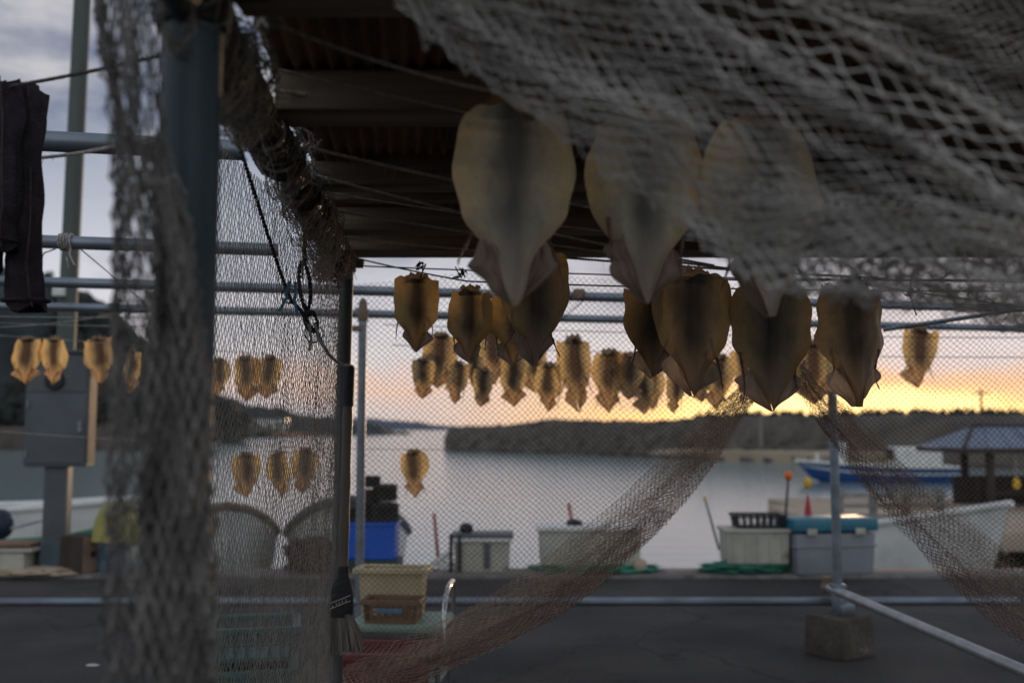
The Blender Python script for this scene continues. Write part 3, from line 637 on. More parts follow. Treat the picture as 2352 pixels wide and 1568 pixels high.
# ================================================================== SQUID
def squid_parts(seed):
    g = np.random.default_rng(seed)
    tw = np.array([0, .10, .14, .25, .38, .50, .60, .70, .76, .82, .90, 1.0]); sq = g.uniform(0, 1)
    ww = np.array([.21, .218, .23, .258, .278, .270, .230, .155, .108, .072, .042, .004]) * (1 - sq) + np.array([.255, .262, .268, .278, .284, .272, .235, .160, .110, .074, .042, .004]) * sq
    ww = ww * g.uniform(.95, 1.05, len(ww))
    td = np.linspace(-.2, 1.2, 281); wd = np.convolve(np.interp(td, tw, ww), np.hanning(23) / np.hanning(23).sum(), "same"); kk = td > .93
    wd[kk] = np.interp(td[kk], tw, ww); tw, ww = td, wd   # smooth, rounded outline
    ph = g.uniform(0, 6.28, 6); curl = g.uniform(.25, .6); skew = g.uniform(-.05, .05)
    nu, nv = 26, 44; q = []
    for j in range(nv + 1):
        t = .09 + (1 - .09) * j / nv; row = []
        from_top = (t - .09)
        w = np.interp(t, tw, ww)
        for i in range(nu + 1):
            s = i / nu * 2 - 1; x = s * w
            top = .018 * math.sin(5 * s + ph[0]) + .012 * math.sin(11 * s + ph[1]) + .008 * s * s + .6 * skew * s
            z = -t - top * max(0, 1 - from_top * 5)
            x += (.010 * math.sin(9 * t + ph[2]) + .006 * math.sin(23 * t + ph[3])) * abs(s) ** 2 * (1 if s > 0 else -1)
            y = curl * x * x * 1.6 + .05 * abs(s) ** 5 * math.sin(5 * t + ph[2] + (2 if s > 0 else 0)) + .012 * math.sin(14 * x + ph[4] + 3 * t) - .018 * math.exp(-(x / .035) ** 2) * min(1, (1 - t) * 6) + .03 * math.sin(3.5 * t + ph[5]) + .010 * mnoise.noise(Vector((x * 14, t * 5, seed))) * (1 if abs(s) < .95 else 1.6)
            row.append((x, y, z))
        q.append(row)
    mantle = MB().grid(q)
    fins = []
    for sd in (-1, 1):
        # outline measured out from the tail axis
        tt = np.array([.66, .71, .77, .83, .87, .93, 1.0]); fo = np.array([.03, .12, .175, .19, .15, .085, .004]) * g.uniform(.72, 1.38)
        q = []
        for j in range(21):
            t = .66 + .34 * j / 20; w = np.interp(t, tt, fo) * (1 + .10 * math.sin(22 * t + sd * ph[0]) + .05 * math.sin(47 * t + ph[1]) + .16 * mnoise.noise(Vector((t * 14, sd * 3, seed)))); row = []
            for i in range(11):
                s = i / 10; xi = .62 * np.interp(t, tw, ww); row.append((sd * (xi + s * max(w - xi, .002)), .020 + .03 * math.sin(3.5 * t + ph[5]) + .05 * s * s * (1 + .4 * math.sin(9 * t + sd)) + .007 * math.sin(20 * s + 14 * t) + .035 * s * mnoise.noise(Vector((s * 2.5 + sd, t * 9, seed))), -t + .05 * s * (1 - (t - .66) * 2.2) * (.6 + .4 * math.sin(seed + sd))))
            q.append(row)
        fins.append(MB().grid(q))
    head = MB()
    q = []
    for j in range(9):
        row = []
        for i in range(15):
            s = i / 14 * 2 - 1; e = .018 * math.sin(s * 9 + ph[1]) + .010 * math.sin(s * 21 + ph[2])
            z = -.15 + (.15 - .02 + (e if j == 8 else 0) - .03 * abs(s) ** 3) * j / 8; row.append((s * (.125 + .02 * math.sin(j * .9 + ph[0])), .022 + .02 * s * s + .004 * math.sin(s * 17 + j), z))
        q.append(row)
    head.grid(q)
    arms = []
    for sd in (-1, 1):
        L = g.uniform(.22, .40); x0 = sd * g.uniform(.14, .19); pts = []; rr = []
        for k in range(13):
            f = k / 12; pts.append((x0 + sd * (.03 * math.sin(f * 3 + ph[3]) + .05 * f * f * g.uniform(.9, 1.1)), .055 + .02 * f, -.56 - L * f)); rr.append(.013 * (1 - .72 * f) + .0015 * math.sin(f * 50))
        arms.append(MB().tube(pts, rr, 6))
    return mantle, fins, head, arms
PROTO = []
for k in range(24):
    thin = 6 <= k < 12
    mt, fs, hd, ar = squid_parts(20 + k)
    root = thing("dried_squid", None, None); 
    mo = mt.build("mantle", M["squid_thin" if thin else "squid_shaded" if k >= 18 else "squid_mid" if k >= 12 else "squid"], root)
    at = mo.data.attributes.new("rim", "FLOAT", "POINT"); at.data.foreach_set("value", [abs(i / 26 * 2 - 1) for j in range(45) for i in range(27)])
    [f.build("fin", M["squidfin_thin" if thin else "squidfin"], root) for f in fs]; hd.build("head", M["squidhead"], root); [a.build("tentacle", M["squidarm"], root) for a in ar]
    PROTO.append([root, list(root.children), False])
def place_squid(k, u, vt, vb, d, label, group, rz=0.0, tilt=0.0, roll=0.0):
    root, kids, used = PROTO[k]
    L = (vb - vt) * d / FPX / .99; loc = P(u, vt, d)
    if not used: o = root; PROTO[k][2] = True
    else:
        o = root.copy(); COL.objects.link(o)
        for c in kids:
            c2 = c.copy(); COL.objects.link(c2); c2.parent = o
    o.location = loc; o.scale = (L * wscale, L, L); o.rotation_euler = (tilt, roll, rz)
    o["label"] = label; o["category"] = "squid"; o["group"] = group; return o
wscale = 1.0
G1, G2, G3 = "large dried squid hanging near the camera", "dried squid hanging in the middle row under the eave", "small dried squid hanging on the far lines"
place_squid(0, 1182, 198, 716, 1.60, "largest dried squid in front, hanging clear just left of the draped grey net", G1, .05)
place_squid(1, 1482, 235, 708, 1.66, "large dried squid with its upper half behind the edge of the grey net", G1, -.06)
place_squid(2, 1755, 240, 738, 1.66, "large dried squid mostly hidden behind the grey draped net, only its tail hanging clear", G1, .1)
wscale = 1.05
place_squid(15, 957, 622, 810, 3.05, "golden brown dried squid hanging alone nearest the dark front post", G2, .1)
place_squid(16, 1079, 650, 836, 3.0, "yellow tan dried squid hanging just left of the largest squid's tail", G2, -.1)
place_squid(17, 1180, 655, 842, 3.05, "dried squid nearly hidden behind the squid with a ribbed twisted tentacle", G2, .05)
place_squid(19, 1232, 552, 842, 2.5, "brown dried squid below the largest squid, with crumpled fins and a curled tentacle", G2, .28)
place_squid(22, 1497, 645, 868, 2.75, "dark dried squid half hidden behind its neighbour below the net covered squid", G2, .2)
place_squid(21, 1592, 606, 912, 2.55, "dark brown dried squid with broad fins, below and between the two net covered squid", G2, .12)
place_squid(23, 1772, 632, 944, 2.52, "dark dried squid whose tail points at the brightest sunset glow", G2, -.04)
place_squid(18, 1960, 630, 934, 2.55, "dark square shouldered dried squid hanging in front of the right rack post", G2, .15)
far = [(62, 768, 882, "leftmost small dried squid in front of the grey cabinet's left edge"),
       (125, 768, 882, "small glowing dried squid in front of the cabinet's round black window"),
       (226, 768, 882, "small golden dried squid hanging just right of the grey cabinet"),
       (302, 795, 902, "small dried squid seen dimly through the netting left of the blue post"),
       (503, 818, 908, "small dried squid half hidden by the right side of the blue post"),
       (562, 812, 922, "small dried squid behind the side net, middle of the upper three by the post"),
       (620, 812, 916, "small dried squid behind the side net, farthest right of the upper left line"),
       (566, 1034, 1142, "small dried squid low on the second line behind the side net, nearest the blue post"),
       (637, 1031, 1140, "small dried squid in the middle of the three on the low line"),
       (706, 1024, 1132, "pale small dried squid on the low line nearest the dark front post"),
       (947, 1028, 1140, "lone small dried squid hanging low over the water right of the front post"),
       (973, 818, 916, "first small dried squid at the left end of the far backlit row"),
       (1014, 758, 892, "second small dried squid of the far backlit row, hanging higher than the first"),
       (1032, 815, 908, "small dried squid peeping out behind the second one of the far row"),
       (1057, 826, 928, "small dried squid below the tail of the yellow tan squid"),
       (1089, 808, 892, "short small dried squid right of the yellow tan squid's tail"),
       (1127, 744, 882, "tall small dried squid under the largest squid's fin tip"),
       (1113, 842, 935, "low small dried squid whose tail dips between two bright gaps under the tall one"),
       (1176, 812, 934, "small dried squid under the crumpled fin of the brown squid"),
       (1228, 796, 900, "small dried squid behind the twisted tentacle of the brown squid"),
       (1261, 828, 945, "small dark dried squid just right of the twisted tentacle"),
       (1320, 764, 945, "largest of the far row, a mottled squid standing alone in the middle gap"),
       (1401, 796, 946, "mottled grey brown squid alone right of the largest far one"),
       (1449, 805, 918, "small dried squid left of the curled dark tentacle over the sunset"),
       (1471, 838, 950, "small low dried squid under the curled dark tentacle"),
       (1502, 832, 942, "small dried squid below the half hidden dark squid's tail"),
       (1552, 848, 948, "small low dried squid behind the left fin of the broad finned squid"),
       (1603, 838, 924, "small dried squid behind the tail of the broad finned squid"),
       (1656, 808, 940, "small dried squid hanging in the gap right of the broad finned squid"),
       (1708, 796, 910, "small dried squid left of the squid over the brightest glow"),
       (1866, 776, 928, "small dried squid in the gap between the two darkest right squid"),
       (2116, 745, 890, "lone small dried squid at the far right above the tiled shelter")]
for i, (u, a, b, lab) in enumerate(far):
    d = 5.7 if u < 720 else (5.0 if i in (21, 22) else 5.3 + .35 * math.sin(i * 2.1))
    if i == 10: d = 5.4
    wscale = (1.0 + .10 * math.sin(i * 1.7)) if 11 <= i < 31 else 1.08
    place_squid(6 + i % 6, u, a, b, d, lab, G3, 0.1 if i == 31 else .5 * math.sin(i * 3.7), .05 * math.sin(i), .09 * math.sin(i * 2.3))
wscale = 1.0
for root, kids, used in PROTO:                       # shapes that no squid in view took
    if not used:
        for c in kids: bpy.data.objects.remove(c)
        bpy.data.objects.remove(root)

# ================================================================== NETS
# 1. net down the left side of the shed
sx = interp_curve([0, .33, .66, 1], [(-.605, 1.88), (-.565, 2.32), (-.565, 2.85), (-.585, 3.36)])
def S_side(s, t):
    c = sx(s); top = 1.80 - .06 * np.sin(s * 3.1) ** 2 - .05 * s; z = top * (1 - t) + .02 * t
    fold = .0025 * np.sin(s * 24 + 2.0 * wob(s, t, 4, (1, 1.5))) * (.35 + .65 * t)
    x = c[..., 0] + fold + .010 * wob(s, t, 1, (.5, .8)) * t - .04 * t * (1 - s); y = c[..., 1] + .02 * wob(s, t, 2, (1, 1)) + .16 * t * t * (s - 1) * 0
    z = z + .022 * wob(s * 2, t, 3, (2.2, 1))
    return np.stack([x, y, z], -1)
o = net_object("side_net", [(S_side, 170, 116, .0009, 1.9, None)], M["net"])
tag(o, "brown fishing net hanging down the left side of the shed between the two posts", "net")

# 2. net along the front eave, parted like a curtain: left and right panels gathered into swags
ND = 3.58
in_l = lambda v: np.interp(v, [600, 760, 860, 900, 960, 1060, 1150, 1240, 1340, 1420, 1500, 1568, 1800], [1810, 1800, 1775, 1748, 1705, 1648, 1575, 1490, 1385, 1270, 1110, 965, 830])
in_r = lambda v: np.interp(v, [600, 760, 860, 900, 990, 1090, 1170, 1250, 1330, 1400, 1480, 1800], [1812, 1815, 1822, 1836, 1892, 1962, 2030, 2105, 2175, 2245, 2352, 2700])
def proj(p):
    q = p - np.array([0, 0, CAM_Z]); dep = q @ FWD
    return 1176 + FPX * q[:, 0] / dep, 784 - FPX * (q @ UPV) / dep
gath = lambda v: np.interp(v, [860, 900, 960, 1060, 1240, 1420, 1800], [34, 46, 80, 120, 170, 215, 260])
def panel(side, seed):
    """the free-hanging mesh, drawn slightly towards the gathering"""
    def S(s, t):
        v = 640 + 14 * np.sin(s * 7 + seed) * (1 - t) + (1790 - 640) * t
        u = 812 + (1830 - 812) * s if side < 0 else 1800 + (2640 - 1800) * s
        edge = in_l(v) if side < 0 else in_r(v)
        near = np.exp(-np.abs(u - edge) / 130.) * np.clip((v - 860) / 300, 0, 1)
        return Pv(u + 3 * wob(s, t, seed + 7, (5, 5)), v - 26 * near + 5 * wob(s, t, seed, (2, 2)), ND + .03 * wob(s, t, seed + 3, (2, 2)))
    return S
def keep_l(p): u, v = proj(p); return u < in_l(v) - np.where(v > 900, .25 * gath(v), 0)
def keep_r(p): u, v = proj(p); return u > in_r(v) + np.where(v > 900, .25 * gath(v), 0)
def strip(edge, sgn, a, b, seed, v0, v1, d, pw=1.0, fold=.03):
    """gathered net running along the swept edge, from a*width inside the edge to b*width"""
    def S(s, t):
        v = v0 + (v1 - v0) * t; w = gath(v); q = a + (b - a) * s ** pw
        u = edge(v) - sgn * w * q + 2.5 * wob(s, t, seed, (1, 4))
        return Pv(u, v + 3 * wob(s, t, seed + 1, (2, 5)) - 20 * s, d + fold * np.sin(s * 8 + 5 * wob(s, t, seed + 2, (1, 3))))
    return S
t = thing("curtain_net", "fine brown net across the shed front, its left curtain swept into a swag", "net", (0, ND, 0))
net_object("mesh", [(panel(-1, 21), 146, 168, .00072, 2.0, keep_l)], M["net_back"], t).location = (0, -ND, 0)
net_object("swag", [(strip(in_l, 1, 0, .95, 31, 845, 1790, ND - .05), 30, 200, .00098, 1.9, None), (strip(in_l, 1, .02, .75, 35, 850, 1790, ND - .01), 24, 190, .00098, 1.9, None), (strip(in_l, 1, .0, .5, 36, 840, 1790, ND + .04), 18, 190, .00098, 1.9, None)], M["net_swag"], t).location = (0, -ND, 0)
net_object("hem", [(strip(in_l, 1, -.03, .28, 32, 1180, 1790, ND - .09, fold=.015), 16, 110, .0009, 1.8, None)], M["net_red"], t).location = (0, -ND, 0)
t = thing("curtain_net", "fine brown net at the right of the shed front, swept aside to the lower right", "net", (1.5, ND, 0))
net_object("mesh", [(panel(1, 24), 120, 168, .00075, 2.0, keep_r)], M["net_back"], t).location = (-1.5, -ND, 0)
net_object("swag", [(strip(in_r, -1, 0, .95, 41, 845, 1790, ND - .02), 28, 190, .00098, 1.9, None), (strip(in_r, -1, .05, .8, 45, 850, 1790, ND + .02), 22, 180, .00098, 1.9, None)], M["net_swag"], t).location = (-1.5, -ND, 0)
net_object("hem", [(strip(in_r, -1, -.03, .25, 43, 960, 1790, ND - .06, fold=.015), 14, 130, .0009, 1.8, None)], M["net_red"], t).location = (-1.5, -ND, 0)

# 3. pale net draped close overhead at upper right, in folds
hem = lambda u: np.interp(u, [540, 850, 980, 1110, 1250, 1400, 1560, 1680, 1800, 1960, 2150, 2420, 2900], [-420, -90, 90, 190, 290, 400, 505, 610, 668, 690, 700, 775, 930])
rd1 = lambda u: np.interp(u, [540, 850, 1300, 1552, 2352, 2900], [-600, -420, -140, 8, 476, 700])
rd2 = lambda u: np.interp(u, [850, 1500, 1825, 2352, 2900], [-520, -190, 0, 306, 620])
def drape(lo, hi, d0, d1, seed, u0=840, u1=2860, jag=0., fold=0.03, nf=5, shear=0.0):
    def S(s, t):
        u = u0 + (u1 - u0) * s + shear * t
        v = lo(u) + (hi(u) - lo(u)) * t
        v = v + jag * wob(s * 4, s * 0 + seed, seed, (4, 1)) * (1 - t)
        d = d0 + (d1 - d0) * t + fold * np.sin(t * nf * 6.283 + 2 * wob(s, t, seed, (1.5, 1))) + .02 * wob(s, t, seed + 2, (2, 2))
        return Pv(u + 10 * wob(s, t, seed + 5, (5, 4)), v + 8 * wob(s, t, seed + 6, (5, 5)), d)
    return S
mid = lambda u: hem(u) * .45 + rd1(u) * .55
lowr = lambda u: hem(u) * .78 + rd1(u) * .22
top = lambda u: np.minimum(rd2(u) - 120, -60) * 1.0
o = net_object("draped_net", [
    (drape(hem, rd1, 1.02, .95, 41, u0=560, jag=9, nf=2.3, shear=200, fold=.035), 88, 32, .0011, 2.0, None),
    (drape(lowr, rd1, 1.08, 1.04, 42, u0=560, u1=1560, jag=16, nf=1.7, shear=170), 34, 20, .0011, 2.0, None),
    (drape(hem, mid, 1.15, 1.12, 43, u0=560, u1=1500, jag=22, nf=1.2, shear=110), 32, 14, .0011, 2.0, None),
    (drape(lambda u: hem(u) + 6, lambda u: hem(u) - 210, 1.10, 1.06, 49, u0=1560, jag=14, nf=1.6, shear=90), 84, 20, .0016, 2.0, None),
    (drape(lambda u: hem(u) - 10, lambda u: hem(u) - 240, 1.17, 1.14, 50, u0=1640, jag=20, nf=1.2, shear=100), 82, 18, .0016, 2.0, None),
    (drape(lowr, mid, 1.12, 1.08, 48, u0=1700, jag=12, nf=1.2, shear=110), 40, 11, .0011, 2.0, None),
    (drape(lambda u: rd1(u) + 22, lambda u: rd1(u) - 12, .97, .96, 46, nf=1, fold=.01), 112, 6, .0013, 1.9, None),
    (drape(rd1, rd2, .98, 1.0, 44, u0=700, nf=.5, fold=.015, shear=84), 52, 7, .0014, 2.4, None),
    (drape(lambda u: rd2(u) + 8, lambda u: rd2(u) - 10, 1.0, 1.01, 47, nf=1, fold=.01), 100, 4, .0013, 1.9, None),
    (drape(rd2, top, 1.05, 1.10, 45, u0=1300, nf=.7, shear=110), 90, 34, .0007, 1.9, None),
], M["net_near"])
tag(o, "pale grey fishing net draped in thick folds close overhead at the upper right", "net")

# 4. net bunched down in front of the blue post
le = lambda v: np.interp(v, [-60, 100, 250, 400, 700, 1000, 1200, 1400, 1640], [205, 232, 255, 262, 262, 258, 250, 240, 262])
me_ = lambda v: np.interp(v, [-60, 200, 340, 450, 600, 900, 1200, 1640], [372, 372, 378, 420, 450, 480, 492, 500])
def bunch(l, r, d, seed, fold, nf, v0=-60, v1=1640):
    def S(s, t):
        v = v0 + (v1 - v0) * t; a, b = l(v), r(v)
        f = np.sin(s * nf * 6.283 + 1.5 * wob(s, t, seed, (1, 1.2)))
        u = a + (b - a) * s + 7 * wob(s, t, seed + 1, (1, 2)); dd = d + fold * f + .02 * wob(s, t, seed + 2, (1, 2))
        return Pv(u, v + 10 * wob(s, t, seed + 3, (2, 2)), dd)
    return S
core_l = lambda v: np.interp(v, [-60, 300, 420, 600, 900, 1200, 1640], [300, 318, 345, 352, 335, 322, 310])
o = net_object("post_net", [
    (bunch(le, me_, 1.10, 51, .02, 1.5), 18, 40, .0017, 2.2, None),
    (bunch(le, lambda v: me_(v) - 60, 1.06, 54, .02, 1.2), 12, 36, .0017, 2.2, None),
    (bunch(core_l, me_, 1.14, 52, .02, 1.5, 330, 1640), 14, 30, .0023, 2.2, None),
    (bunch(core_l, me_, 1.10, 57, .02, 2, 520, 1640), 12, 28, .0024, 2.2, None),
    (bunch(core_l, lambda v: me_(v) - 8, 1.05, 53, .02, 1.2, 420, 1640), 12, 26, .0023, 2.2, None),
    (bunch(lambda v: le(v) - 8, lambda v: le(v) + 26, 1.09, 55, .015, 1), 4, 44, .0016, 2.2, None),
], M["net_post"])
tag(o, "grey fishing net bunched and hanging down over the near blue post", "net")

# 5. net and cord lashed round the side pole
sh = thing("net_wrapping", "old net and tangled cord lashed around the shed's side pole", "net", pole_at(.5))
axv = (pole_b - pole_a) / np.linalg.norm(pole_b - pole_a); e1 = np.cross(axv, [0, 0, 1.]); e1 /= np.linalg.norm(e1); e2 = np.cross(e1, axv)
def S_wrap(k0, k1, r0, turns, seed, drop):
    def S(s, t):
        k = k0 + (k1 - k0) * s; an = 6.283 * t * turns + 2 * wob(s, t, seed, (1.2, 1))
        r = r0 * (1 + .45 * wob(s, t, seed + 1, (4, 2))); c = pole_a + (pole_b - pole_a) * k[..., None]
        p = c + r[..., None] * (np.cos(an)[..., None] * e1 + np.sin(an)[..., None] * e2)
        p[..., 2] -= drop * np.clip(-np.sin(an), 0, 1) * (.5 + .5 * wob(s, t, seed + 2, (3, 1)))
        return p
    return S
net_object("net_wrap", [(S_wrap(-.04, .20, .036, 1, 65, .05), 60, 26, .0010, 1.8, None), (S_wrap(.02, .12, .052, 1, 66, .06), 30, 26, .0011, 1.8, None), (S_wrap(.16, .45, .034, 1, 61, .03), 70, 24, .0009, 1.8, None), (S_wrap(.42, .98, .036, 1, 62, .05), 110, 26, .0009, 1.8, None), (S_wrap(.45, .72, .045, 1, 63, .09), 60, 24, .0009, 1.8, None)], M["net"], sh).location = -pole_at(.5)
def coil(mb, k0, k1, turns, r0, rr, seed, twist=False):
    g = np.random.default_rng(seed); pts = []; n = int(turns * 12); ph = g.uniform(0, 6)
    for i in range(n + 1):
        f = i / n; k = k0 + (k1 - k0) * (f + .04 * math.sin(f * 21 + ph)); an = 6.283 * turns * f + ph; c = pole_at(k); r = r0 * (1 + .18 * math.sin(f * 37 + ph))
        pts.append(c + r * (math.cos(an) * e1 + math.sin(an) * e2))
    rope_mb(mb, pts, rr, twist)
mb = MB()
for (k0, k1, tn, r0, rr) in ((.0, .08, 9, .036, .005), (.08, .17, 10, .036, .004), (.18, .24, 6, .036, .004), (.24, .34, 11, .037, .0035), (.30, .36, 7, .041, .003), (.43, .50, 8, .036, .0035), (.55, .66, 9, .037, .0035), (.70, .76, 6, .036, .003), (.85, .92, 7, .036, .004)):
    mb = MB(); coil(mb, k0, k1, tn, r0, rr, int(k0 * 100)); mb.build("cord_coil", M["rope_dark"], sh, loc=-pole_at(.5))
mb = MB()
for (k0, k1, tn, r0, rr) in ((.12, .32, 3, .042, .0035), (.38, .60, 3.5, .043, .003), (.60, .97, 6, .042, .0032), (.90, 1.0, 5, .04, .0035)): mb = MB(); coil(mb, k0, k1, tn, r0, rr, int(k0 * 300), True); mb.build("lashing", M["rope"], sh, loc=-pole_at(.5))
# loose frayed ends
mb = MB(); g = np.random.default_rng(8)
for _ in range(130):
    k = g.uniform(.1, 1.0); c = pole_at(k); an = g.uniform(0, 6.28); p = c + .036 * (math.cos(an) * e1 + math.sin(an) * e2); L = g.uniform(.02, .11)
    dv = (math.cos(an) * e1 + math.sin(an) * e2) * .6 + g.normal(0, .4, 3) + np.array([0, 0, -.5])
    pts = [p]; 
    for q in range(5): dv = dv + g.normal(0, .45, 3) + np.array([0, 0, -.15]); pts.append(pts[-1] + dv / np.linalg.norm(dv) * L / 5)
    mb.tube(pts, .0009, 3)
mb.build("frayed_fibres", M["rope"], sh, loc=-pole_at(.5))["kind"] = "stuff"
mb = MB()
for _ in range(170):
    p = P(748 + g.normal(0, 11), 605 + g.normal(0, 16), 3.2 + g.normal(0, .02)); dv = np.array([g.normal(0, .3), g.normal(0, .3), -1]); L = g.uniform(.03, .09); pts = [p]
    for q in range(4): dv = dv + g.normal(0, .35, 3); pts.append(pts[-1] + dv / np.linalg.norm(dv) * L / 4)
    mb.tube(pts, .0011, 3)
tag(mb.build("red_rope_tuft", M["rope_red"]), "tuft of frayed red rope hanging at the far end of the side pole", "rope")

# ================================================================== ROPES AND PEGS
GR = "twine lines strung under the roof"
for (a, b, sag, r, lab, fz) in (
    ((612, 48, 1.42), (1195, 222, 1.58), .012, .0032, "grey twine line slanting under the roof nearest the camera", 20),
    ((628, 208, 1.72), (1110, 252, 1.9), .004, .0042, "thick grey twine line running along the first timber beam", 40),
    ((712, 340, 2.02), (1620, 520, 2.4), .010, .0040, "grey twine line between the first and second beams, higher of the pair", 30),
    ((716, 400, 2.22), (1640, 610, 2.55), .012, .0036, "grey twine line under the second beam that dips behind the largest squid", 30),
    ((755, 482, 2.55), (1700, 620, 2.75), .006, .0036, "frayed bristly twine line under the third beam", 90),
    ((640, 160, 1.6), (1500, 330, 1.95), .01, .0026, "thin twine line crossing below the first timber beam", 10),
    ((735, 440, 2.35), (1660, 560, 2.5), .008, .0028, "thin twine line between the second and third beams", 15),
    ((772, 545, 2.95), (2040, 640, 2.8), .010, .0036, "twine line just under the front beam", 20)):
    rope(sag_line(P(*a), P(*b), sag), r, lab, "rope", True, GR, fz)
G5 = "dark drying lines along the front eave"
for (a, b, sag, lab) in (
    ((800, 588, 3.38), (1075, 646, 3.0), .004, "dark line dropping from the front post to the two golden squid"),
    ((812, 610, 3.40), (2500, 648, 3.1), .012, "dark drying line stretched across the front under the eave"),
    ((1075, 646, 3.0), (2500, 668, 2.9), .010, "dark drying line carrying the row of large brown squid"),
    ((1500, 640, 2.6), (2500, 640, 2.5), .004, "uppermost dark drying line at the right behind the draped net"),
    ((1900, 640, 2.7), (2500, 720, 3.2), .006, "dark line slanting down to the right behind the rightmost brown squid")):
    rope(sag_line(P(*a), P(*b), sag), .0028, lab, "rope_dark", True, G5)
# far drying lines
G6 = "thin drying lines of the far rack"
for (a, b, sag, lab) in (
    ((-60, 766, 5.6), (640, 815, 5.75), .0, "thin line carrying the small squid before the grey cabinet"),
    ((-60, 752, 5.3), (360, 700, 5.3), .03, "pale thin line sagging behind the dark garment"),
    ((-60, 738, 5.5), (420, 748, 5.5), .01, "thin line just above the small squid at left"),
    ((-60, 725, 5.0), (420, 728, 5.0), .005, "thin line below the lowest crossbar at left"),
    ((-60, 985, 6.0), (1035, 1032, 6.2), .03, "thin low line carrying the lower small squid"),
    ((880, 745, 5.3), (2480, 775, 5.3), .02, "thin dark line carrying the far backlit row of squid"),
    ((900, 792, 5.5), (2480, 820, 5.5), .02, "second thin dark line behind the far backlit row"),
    ((1240, 775, 5.2), (1340, 690, 4.8), .0, "short slanting cord tied between the far crossbars"),
    ((180, 568, 3.6), (345, 706, 3.7), .0, "pale cord slanting from the second crossbar down to the net over the post")):
    rope(sag_line(P(*a), P(*b), sag), .0024, lab, "rope" if a[0] < 700 else "rope_dark", False, G6)
rope(sag_line(P(-40, 208, 1.95), P(375, 126, 1.6), .004), .0036, "dark washing line carrying the dark garment at upper left", "rope_dark", fuzz=10)
rope(sag_line(P(95, 362, 2.1), P(375, 308, 1.7), .006), .0036, "grey rope slanting in front of the highest crossbar at left", "rope", fuzz=40)
# cord tied round the second crossbar
mb = MB(); c = PZ(150, 556, RZ); pts = [c + np.array([.012 * k / 10 - .02, .03 * math.cos(k * .75), .03 * math.sin(k * .75)]) for k in range(40)]
pts += [c + np.array([.03, -.03, -.05]), c + np.array([.05, -.03, -.09]), c + np.array([.03, -.03, -.10]), c + np.array([.02, -.03, -.06])]; mb.tube(pts, .0035, 5)
mb.tube([c + np.array([-.02, -.03, -.03]), c + np.array([-.06, -.03, -.045]), c + np.array([-.09, -.03, -.09]), c + np.array([-.11, -.03, -.15])], .003, 5)
tag(mb.build("rope", M["rope"]), "short cord knotted round the second crossbar in front of the olive pole", "rope")
# hanging dark rope with pegs
hr = [P(522, 235, 1.95), P(548, 330, 2.05), P(580, 430, 2.15), P(615, 540, 2.25), P(645, 630, 2.35), P(668, 690, 2.42), P(690, 712, 2.45), P(712, 748, 2.47), P(728, 765, 2.5)]
rope(hr, .0046, "dark rope slanting down across the side net to the clothes pegs", "rope_dark", True, fuzz=12)
rope([P(728, 765, 2.5), P(742, 792, 2.6), P(756, 815, 2.75), P(772, 830, 2.95), P(788, 838, 3.15), P(803, 838, 3.30)], .0042, "pale rope curving from the lower peg to the front post", "rope", True, fuzz=10)
def loop(u, v, du, dv, d, rot=0, n=28):
    return [P(u + du * math.cos(a) * math.cos(rot) - dv * math.sin(a) * math.sin(rot), v + du * math.cos(a) * math.sin(rot) + dv * math.sin(a) * math.cos(rot), d + .012 * math.sin(a * 2)) for a in [6.283 * k / n for k in range(n + 1)]]
mb = MB(); rope_mb(mb, loop(700, 655, 12, 55, 2.45, -.1), .0052); rope_mb(mb, loop(714, 738, 14, 26, 2.48, -.35), .0042); rope_mb(mb, [P(702, 600, 2.45), P(698, 520, 2.42), P(704, 430, 2.35), P(706, 380, 2.3)], .004)
rope_mb(mb, [P(700, 706, 2.46), P(708, 716, 2.44), P(704, 724, 2.47), P(712, 720, 2.45), P(722, 716, 2.47)], .005, fuzz=30)
tag(mb.build("rope_loops", M["rope_dark"]), "tangle of looped dark rope hanging from the side pole above the grey peg", "rope")
mb = MB(); rope_mb(mb, [P(708, 395, 2.3), P(700, 470, 2.33), P(697, 560, 2.38), P(694, 640, 2.42)], .0025); rope_mb(mb, [P(703, 400, 2.3), P(706, 480, 2.33), P(702, 570, 2.38)], .0025)
rope_mb(mb, [P(700, 388, 2.3), P(712, 382, 2.31), P(716, 400, 2.31), P(712, 425, 2.32)], .0022)
tag(mb.build("straw_twine", M["rope_yellow"]), "straw coloured twine hanging straight down from the side pole", "twine")
mb = MB(); rope_mb(mb, loop(668, 292, 22, 46, 1.95, .35), .0032); rope_mb(mb, [P(672, 205, 1.85), P(668, 240, 1.9), P(672, 268, 1.93), P(690, 290, 1.95), P(722, 312, 1.95)], .003, fuzz=60); mb2 = rope_mb(mb, [P(640, 210, 1.85), P(668, 230, 1.9), P(690, 262, 1.92), P(712, 278, 1.93)], .003, fuzz=40)
tag(mb.build("rope_loops", M["rope"]), "knotted grey cord loop hanging where the thick twine line meets the side pole", "rope")
mb = MB()
for (a, b) in (((636, 150), (650, 205)), ((672, 270), (690, 330)), ((727, 392), (733, 470))):
    d = 1.9 if a[1] < 200 else 2.1 if a[1] < 300 else 2.35; rope_mb(mb, [P(a[0], a[1], d), P((a[0] + b[0]) / 2 + 5, (a[1] + b[1]) / 2, d), P(b[0], b[1], d)], .006, True)
tag(mb.build("lashing_rope", M["rope_teal"]), "pale teal rope ends lashing the side pole to the roof beams", "rope")
